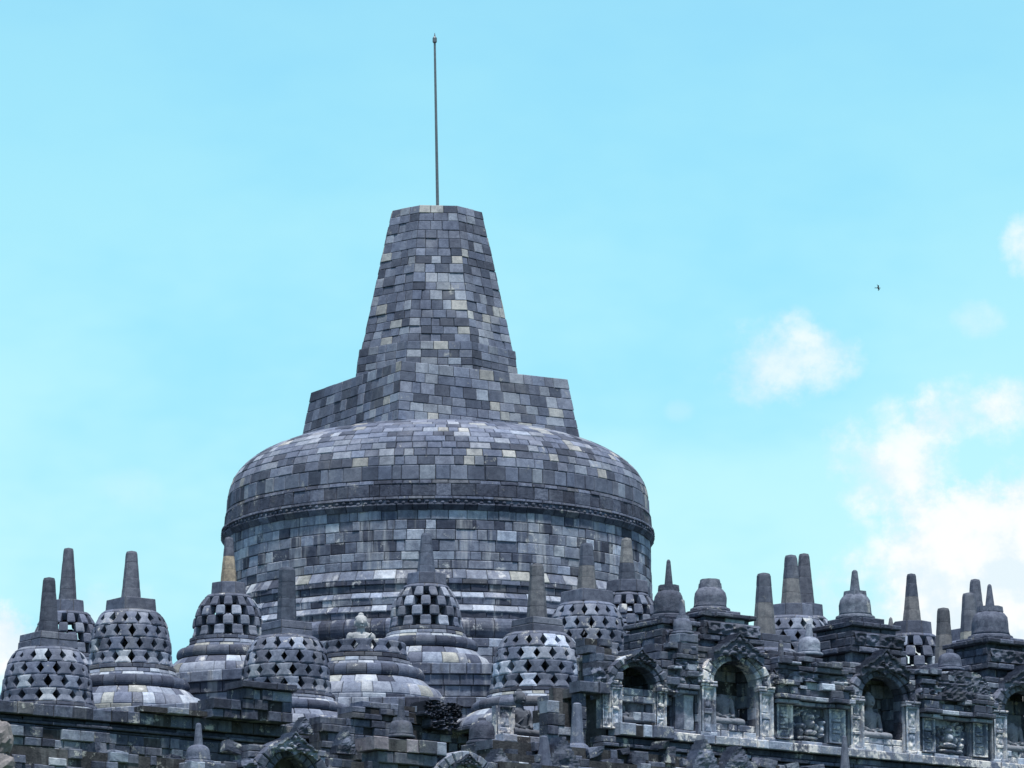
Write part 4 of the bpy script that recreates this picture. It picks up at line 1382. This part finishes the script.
# ------------------------------------------------------------------ ruined niche with the statue in the middle
T3 = 26.5
sB, zB = px_plane(521, 737, T3)
rng = R(100)
root = thing('ruined_niche', W(sB, T3, 11.6), TH, 'roofless ruined niche remains around the statue below the white-stoned stupa', 'niche')
mb = MB()
coursed(mb, sB - 1.0, sB + 2.2, T3 + 0.5, zB - 0.24, zB - 0.02, rng, P_LIGHT, 0.22, 0.5, 1.2, 0.03)
coursed(mb, sB - 1.3, sB + 2.5, T3 + 0.6, zB - 0.55, zB - 0.26, rng, P_LIGHT, 0.3, 0.6, 1.2, 0.03)
coursed(mb, sB - 1.5, sB + 2.6, T3 + 0.55, 11.6, zB - 0.56, rng, P_WALL, 0.34, 0.6, 1.2, 0.04)
mb.build('pedestal', M_WALL, root)
pa, _ = px_plane(496, 735, T3 + 0.2); pb, zp = px_plane(513, 707, T3 + 0.2)
mb = MB()
relief(mb, pa, pb, zB - 0.55, zp, T3 + 0.2, 0.1, post_field(rng), rng, P_LIGHT, 16, 50, cols=1, rows=4)
mb.build('pilaster', M_CARVED, root)
mb = MB()
a, _ = px_plane(542, 735, T3 - 1.0); b, zq = px_plane(583, 712, T3 - 1.0)
coursed(mb, a, b, T3 - 1.0, zB - 0.9, zq, rng, P_LIGHT, 0.3, 0.4, 0.5, 0.05, ragged=0.4)
mb.build('masonry', M_WALL, root)
mb = MB()
coursed(mb, a + 0.5, b + 0.3, T3 - 1.4, zq - 1.2, zq + 0.45, rng, P_WALL, 0.3, 0.5, 0.5, 0.05, ragged=0.4)
mb.build('rear_masonry', M_WALL, root)
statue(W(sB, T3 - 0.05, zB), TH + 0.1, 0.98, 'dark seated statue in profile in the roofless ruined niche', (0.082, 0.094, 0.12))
s_, z_ = px_plane(482, 745, T3 + 0.8)
bell_stupa(s_, T3 + 0.8, z_, 0.36, 0.66, 'worn rounded stupa without spire left of the statue in profile', GA, 0.12, (0.14, 0.1), neck=False, rng=R(12), pal=P_ROOF)
root = thing('stone_block', W(s_, T3 + 0.8, 11.6), TH, 'block pier under the worn rounded stupa', 'stone block')
mb = MB(); moulded_box(mb, s_ - 0.45, s_ + 0.45, T3 + 0.4, T3 + 1.3, 11.6, z_, R(101), P_WALL, 0.3, 0.6); mb.build('masonry', M_WALL, root)

# dark gateway between the ruined niche and the niche wall
rng = R(110)
TD = 32.1
a, _ = px_plane(587, 715, TD); b, zt = px_plane(608, 697, TD)
root = thing('stair_gate', W((a + b) / 2, TD, 11.6), TH, 'dark narrow gateway opening left of the niche wall', 'gateway')
mb = MB()
coursed(mb, a - 0.22, a, TD, 11.6, zt + 0.05, rng, P_WALL, 0.32, 0.5, 0.4, 0.02)
coursed(mb, a - 0.95, a - 0.16, TD - 0.45, 11.6, zt - 0.15, rng, P_DRUM, 0.3, 0.4, 0.4, 0.05, ragged=0.3)
mb.build('jamb', M_WALL, root)
mb = MB()
coursed(mb, a - 0.3, b + 0.02, TD + 0.06, zt + 0.06, zt + 0.36, rng, P_WALL, 0.4, 0.45, 0.45, 0.03)
mb.build('lintel', M_WALL, root)
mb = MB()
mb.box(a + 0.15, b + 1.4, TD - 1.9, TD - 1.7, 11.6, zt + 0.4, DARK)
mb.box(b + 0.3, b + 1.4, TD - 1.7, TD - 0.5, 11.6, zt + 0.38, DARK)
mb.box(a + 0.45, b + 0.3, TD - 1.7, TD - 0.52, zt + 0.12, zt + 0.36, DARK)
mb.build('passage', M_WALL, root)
root = thing('broken_parapet', W(a, 29, 14), TH, 'broken stepped masonry above the dark gateway', 'wall')
mb = MB()
a2, z2 = px_plane(592, 690, 29.6); b2, _ = px_plane(626, 690, 29.6)
coursed(mb, a2, b2, 29.6, z2 - 0.2, z2 + 0.5, rng, P_LIGHT, 0.28, 0.5, 0.6, 0.06, ragged=0.5)
mb.build('masonry', M_WALL, root)

# ------------------------------------------------------------------ lower balustrade along the bottom edge
TF = 36.0
GL = 'arched niches of the lower balustrade'
c1, zt1 = px_plane(290, 757, TF); c2, zt2 = px_plane(464, 769, TF)
for i, (cs, zt, lab) in enumerate([(c1, zt1, 'lower niche with lit mask gable in front of the blunt-pinnacle stupa'), (c2, zt2, 'lower niche with pale arched gable below the worn rounded stupa')]):
    niche(lab, cs, TF, zt - 1.7, zt - 0.55, 0.55, 0.55, R(120 + i), GL, arch_pal=P_LIGHT if i else P_WALL, light_arch=bool(i), sc=1.25, gable=0.6 if i == 0 else 0.34, roofcol=P_LIGHT)
zl = px_plane(120, 752, TF)[1]; zb0 = px_plane(405, 739, TF)[1]
rng = R(125)
simple_wall('lower balustrade of weathered blocks along the bottom edge, left half', [
    ('masonry', M_WALL, [(-52, c1 - 1.2, TF - 0.1, 10.4, zl, P_WALL + [(LITE, 2)], dict(course=0.22, bw=0.36, depth=0.7, jit=0.06, ragged=0.5))]),
    ('masonry', M_WALL, [(c1 + 1.2, c2 - 1.3, TF - 0.1, 10.4, zb0 - 0.62, P_WALL, dict(course=0.24, bw=0.4, depth=0.7, jit=0.05, ragged=0.3))]),
    ('masonry', M_WALL, [(c2 + 1.2, c2 + 4.6, TF - 0.1, 10.4, zb0 - 0.3, P_WALL, dict(course=0.33, bw=0.5, depth=0.7, jit=0.05, ragged=0.5))]),
    ('cornice', M_WALL, [(c1 + 2.4, c2 - 0.55, TF + 0.1, zb0 - 0.34, zb0, [(LITE, 3), (ROSE, 1), (MID, 2), (DARK, 1)], dict(course=0.33, bw=0.42, depth=0.8, jit=0.05)),
                         (c1 + 2.6, c2 - 0.8, TF - 0.0, zb0 - 0.64, zb0 - 0.35, P_WALL, dict(course=0.33, bw=0.7, depth=0.7, jit=0.02))]),
], name='balustrade', seed=126, origin=W(-30, TF, 10.4))
GS = 'little stupas along the lower balustrade'
s_, z_ = px_plane(401, 738, TF - 0.3)
bell_stupa(s_, TF - 0.3, z_, 0.30, 0.46, 'dark little stupa with spire on the pale beam in front of the open stupa', GS, 0.50, (0.1, 0.06), rng=R(13), pal=P_ROOF)
s_, z_ = px_plane(198, 764, TF - 0.1)
bell_stupa(s_, TF - 0.1, z_, 0.30, 0.46, 'little stupa with cracked pale bell and thin spire at lower left', GS, 0.56, (0.12, 0.07), neck=False, rng=R(14), pal=P_LIGHT)
root = thing('stone_block', W(s_, TF, 10.4), TH, 'block pier under the cracked little stupa at lower left', 'stone block')
mb = MB(); moulded_box(mb, s_ - 0.5, s_ + 0.5, TF - 0.6, TF + 0.4, 10.4, z_, R(127), P_LIGHT, 0.3, 0.6); mb.build('masonry', M_WALL, root)
s_, z_ = px_plane(1, 752, TF)
mb = MB(); mb.ball(W(s_, TF, z_ + 0.3), (0.27, 0.27, 0.42), (0.25, 0.235, 0.235), 18, 12, 0.3, 4, TH); mb.ball(W(s_, TF, z_ - 0.35), (0.36, 0.34, 0.36), (0.22, 0.21, 0.215), 18, 12, 0.3, 7, TH)
o = mb.build('worn_carving', M_STUPA); tag(o, 'pale pinkish worn rounded carving at the lower left corner', 'carving')
GP = 'slim stone spires along the bottom edge'
for x, yb, yt, t, r0, r1, lab in [(577, 746, 703, 33.5, 0.19, 0.12, 'pale slim four-sided spire in front of the dark gateway'),
                                   (544, 775, 736, 34.5, 0.26, 0.1, 'dark slim spire below the knees of the statue in profile'),
                                   (845, 775, 736, 34.8, 0.15, 0.06, 'thin dark spire at the bottom edge below the middle niche')]:
    s_, z0 = px_plane(x, yb, t); _, z1 = px_plane(x, yt, t)
    root = thing('stone_spire', W(s_, t, z0), TH, lab, 'spire', GP)
    c = pick(R(int(x)), P_CAP if x != 577 else [(MID, 1), (LITE, 1)])
    mb = MB(); mb.lathe([(r0, 0), (r1, (z1 - z0) * 0.97), (r1 * 0.6, z1 - z0)], c, poly=8); mb.build('shaft', M_SMOOTH if x != 577 else M_STUPA, root, world=False)
    mb = MB(); mb.lathe([(r0 * 2.0, -0.7), (r0 * 1.9, -0.12), (r0 * 1.5, 0.0), (r0 * 1.1, 0.06)], c, poly=8); mb.build('foot', M_STUPA, root, world=False)

# pointed gable stones and ragged loose stones along the bottom edge
GX = 'pointed gable stones along the bottom edge'
for i, (x, y, w, h, lab) in enumerate([(304, 734, 18, 18, 'small pointed gable stone standing behind the lit lower mask gable'), (346, 754, 18, 22, 'dark pointed gable stone right of the lit lower mask gable'),
                                       (705, 770, 26, 30, 'pointed gable stone below the bright-posted niche, left of two'), (739, 772, 30, 26, 'pointed gable stone below the bright-posted niche, right of two'),
                                       (563, 768, 30, 30, 'dark peaked gable stone beside the foot of the pale slim spire'), (500, 772, 24, 22, 'small dark gable stone below the carved post of the ruined niche')]):
    t = 35.6 if x < 560 else 34.6
    if i == 0:
        t = 20.0
    s_, z_ = px_plane(x, y, t)
    mb = MB(); antefix(mb, s_, t, z_, w / 74 / 0.8, h / 74, R(200 + i), P_WALL)
    o = mb.build('gable_stone', M_WALL); tag(o, lab, 'stone', GX)
GR = 'loose weathered stones along the bottom edge'
rng = R(130)
stones = [(22, 766, 20, 12), (62, 757, 26, 12), (98, 750, 16, 18), (118, 757, 18, 14), (150, 762, 22, 12), (172, 760, 16, 10), (232, 748, 20, 14), (245, 758, 18, 14),
          (330, 768, 22, 10), (355, 766, 24, 12), (372, 752, 12, 16), (520, 768, 20, 10), (592, 752, 24, 16), (606, 764, 26, 14), (622, 752, 16, 10), (634, 762, 24, 16), (652, 768, 24, 12), (668, 752, 16, 16), (660, 745, 12, 12),
          (684, 764, 20, 14), (722, 768, 16, 12), (765, 764, 28, 16), (790, 768, 20, 12), (812, 770, 26, 14), (872, 774, 24, 12), (918, 778, 28, 12)]
for i, (x, y, w, h) in enumerate(stones):
    t = 35.4 if x < 560 else 34.2
    s_, z_ = px_plane(x, y, t)
    hw, hh = 0.62 * w / 74.0 / 0.8, 0.62 * h / 74.0
    mb = MB()
    seed = rng.uniform(0, 99); tilt = rng.uniform(-0.25, 0.25); dq = rng.uniform(0.15, 0.25)
    tone = pick(rng, P_WALL)
    n = 5
    cj = [[rng.uniform(-0.28, 0.28) for _ in range(3)] for _ in range(8)]
    def put(a, b, c):
        q = Vector((a, b, c))
        rr = 1 / max(1e-6, (abs(a) ** 24 + abs(b) ** 24 + abs(c) ** 24) ** (1 / 24))
        k = rr * (1 + mnoise.noise(q * 1.1 + Vector((seed, 0, 0))) * 0.07 + mnoise.noise(q * 3 + Vector((seed, 0, 0))) * 0.05)
        da = db = dc = 0.0
        for e8 in range(8):
            wgt = (1 + a * (1 if e8 & 1 else -1)) * (1 + b * (1 if e8 & 2 else -1)) * (1 + c * (1 if e8 & 4 else -1)) / 8
            da += wgt * cj[e8][0]; db += wgt * cj[e8][1]; dc += wgt * cj[e8][2]
        x_, z1_ = (a * k + da) * hw, (c * k + dc) * hh
        b = b + db / max(k, 0.1)
        mb.v.append(W(s_ + x_ * math.cos(tilt) - z1_ * math.sin(tilt), t + b * k * dq, z_ + x_ * math.sin(tilt) + z1_ * math.cos(tilt))); mb.c.append(tone)
    for ax in range(3):
        for sg in (-1, 1):
            o1 = len(mb.v)
            for p in range(n + 1):
                for q in range(n + 1):
                    co = [-1 + 2 * p / n, -1 + 2 * q / n]; co.insert(ax, sg)
                    put(*co)
            for p in range(n):
                for q in range(n):
                    a_ = o1 + p * (n + 1) + q
                    mb.f.append((a_, a_ + 1, a_ + n + 2, a_ + n + 1))
    o = mb.build('loose_stone', M_WALL)
    tag(o, 'loose weathered grey stone lying along the lower wall top at the bottom edge', 'stone', GR)
zr = px_plane(700, 757, 34.3)[1]
simple_wall('low ruined wall carrying loose stones below the niche wall', [
    ('masonry', M_WALL, [(-22.4, 18, 34.3, 10.4, zr, P_WALL, dict(course=0.24, bw=0.4, depth=0.8, jit=0.06, ragged=0.5)),
                         (-22.4, 18, 34.55, 10.4, zr - 0.35, P_WALL + [(LITE, 1)], dict(course=0.22, bw=0.36, depth=0.5, jit=0.06, ragged=0.5))])],
    name='ruined_wall', seed=131, origin=W(-12, 34.3, 10.4))

# ------------------------------------------------------------------ the bird
def bird():
    p = px_depth(878, 288, 150)
    mb = MB(); c = (0.04, 0.04, 0.045)
    mb.tube([(0, -0.10, 0), (0, -0.06, 0.01), (0, 0.0, 0.01), (0, 0.07, 0), (0, 0.13, 0)], [0.008, 0.022, 0.03, 0.018, 0.006], c, 8)
    mb.tube([(0, -0.06, 0.01), (0, -0.085, 0.015), (0, -0.105, 0.01), (0, -0.125, 0.005)], [0.02, 0.021, 0.012, 0.002], c, 8)
    for sx in (-1, 1):
        a = [(0, -0.035, 0.015), (0, 0.035, 0.012), (sx * 0.10, 0.03, 0.06), (sx * 0.17, 0.05, 0.03), (sx * 0.11, -0.03, 0.065)]
        b = [(x, y, z - 0.006) for x, y, z in a]
        f = [(0, 1, 2, 4), (4, 2, 3), (5, 9, 7, 6), (9, 8, 7)] + [(i, (i + 1) % 5, 5 + (i + 1) % 5, 5 + i) for i in (0, 1, 2, 3, 4)]
        mb.add(a + b, f, c)
        mb.add([(0, 0.1, 0.004), (sx * 0.012, 0.1, 0), (sx * 0.045, 0.18, 0), (sx * 0.025, 0.17, 0.003)], [(0, 1, 2, 3)], c)
    o = mb.build('bird', M_BIRD, world=False)
    o.location = p; o.scale = (0.62, 0.75, 0.62); o.rotation_euler = (math.radians(20), math.radians(58), math.radians(70))
    tag(o, 'tiny dark bird flying in the blue sky at right', 'bird')


bird()
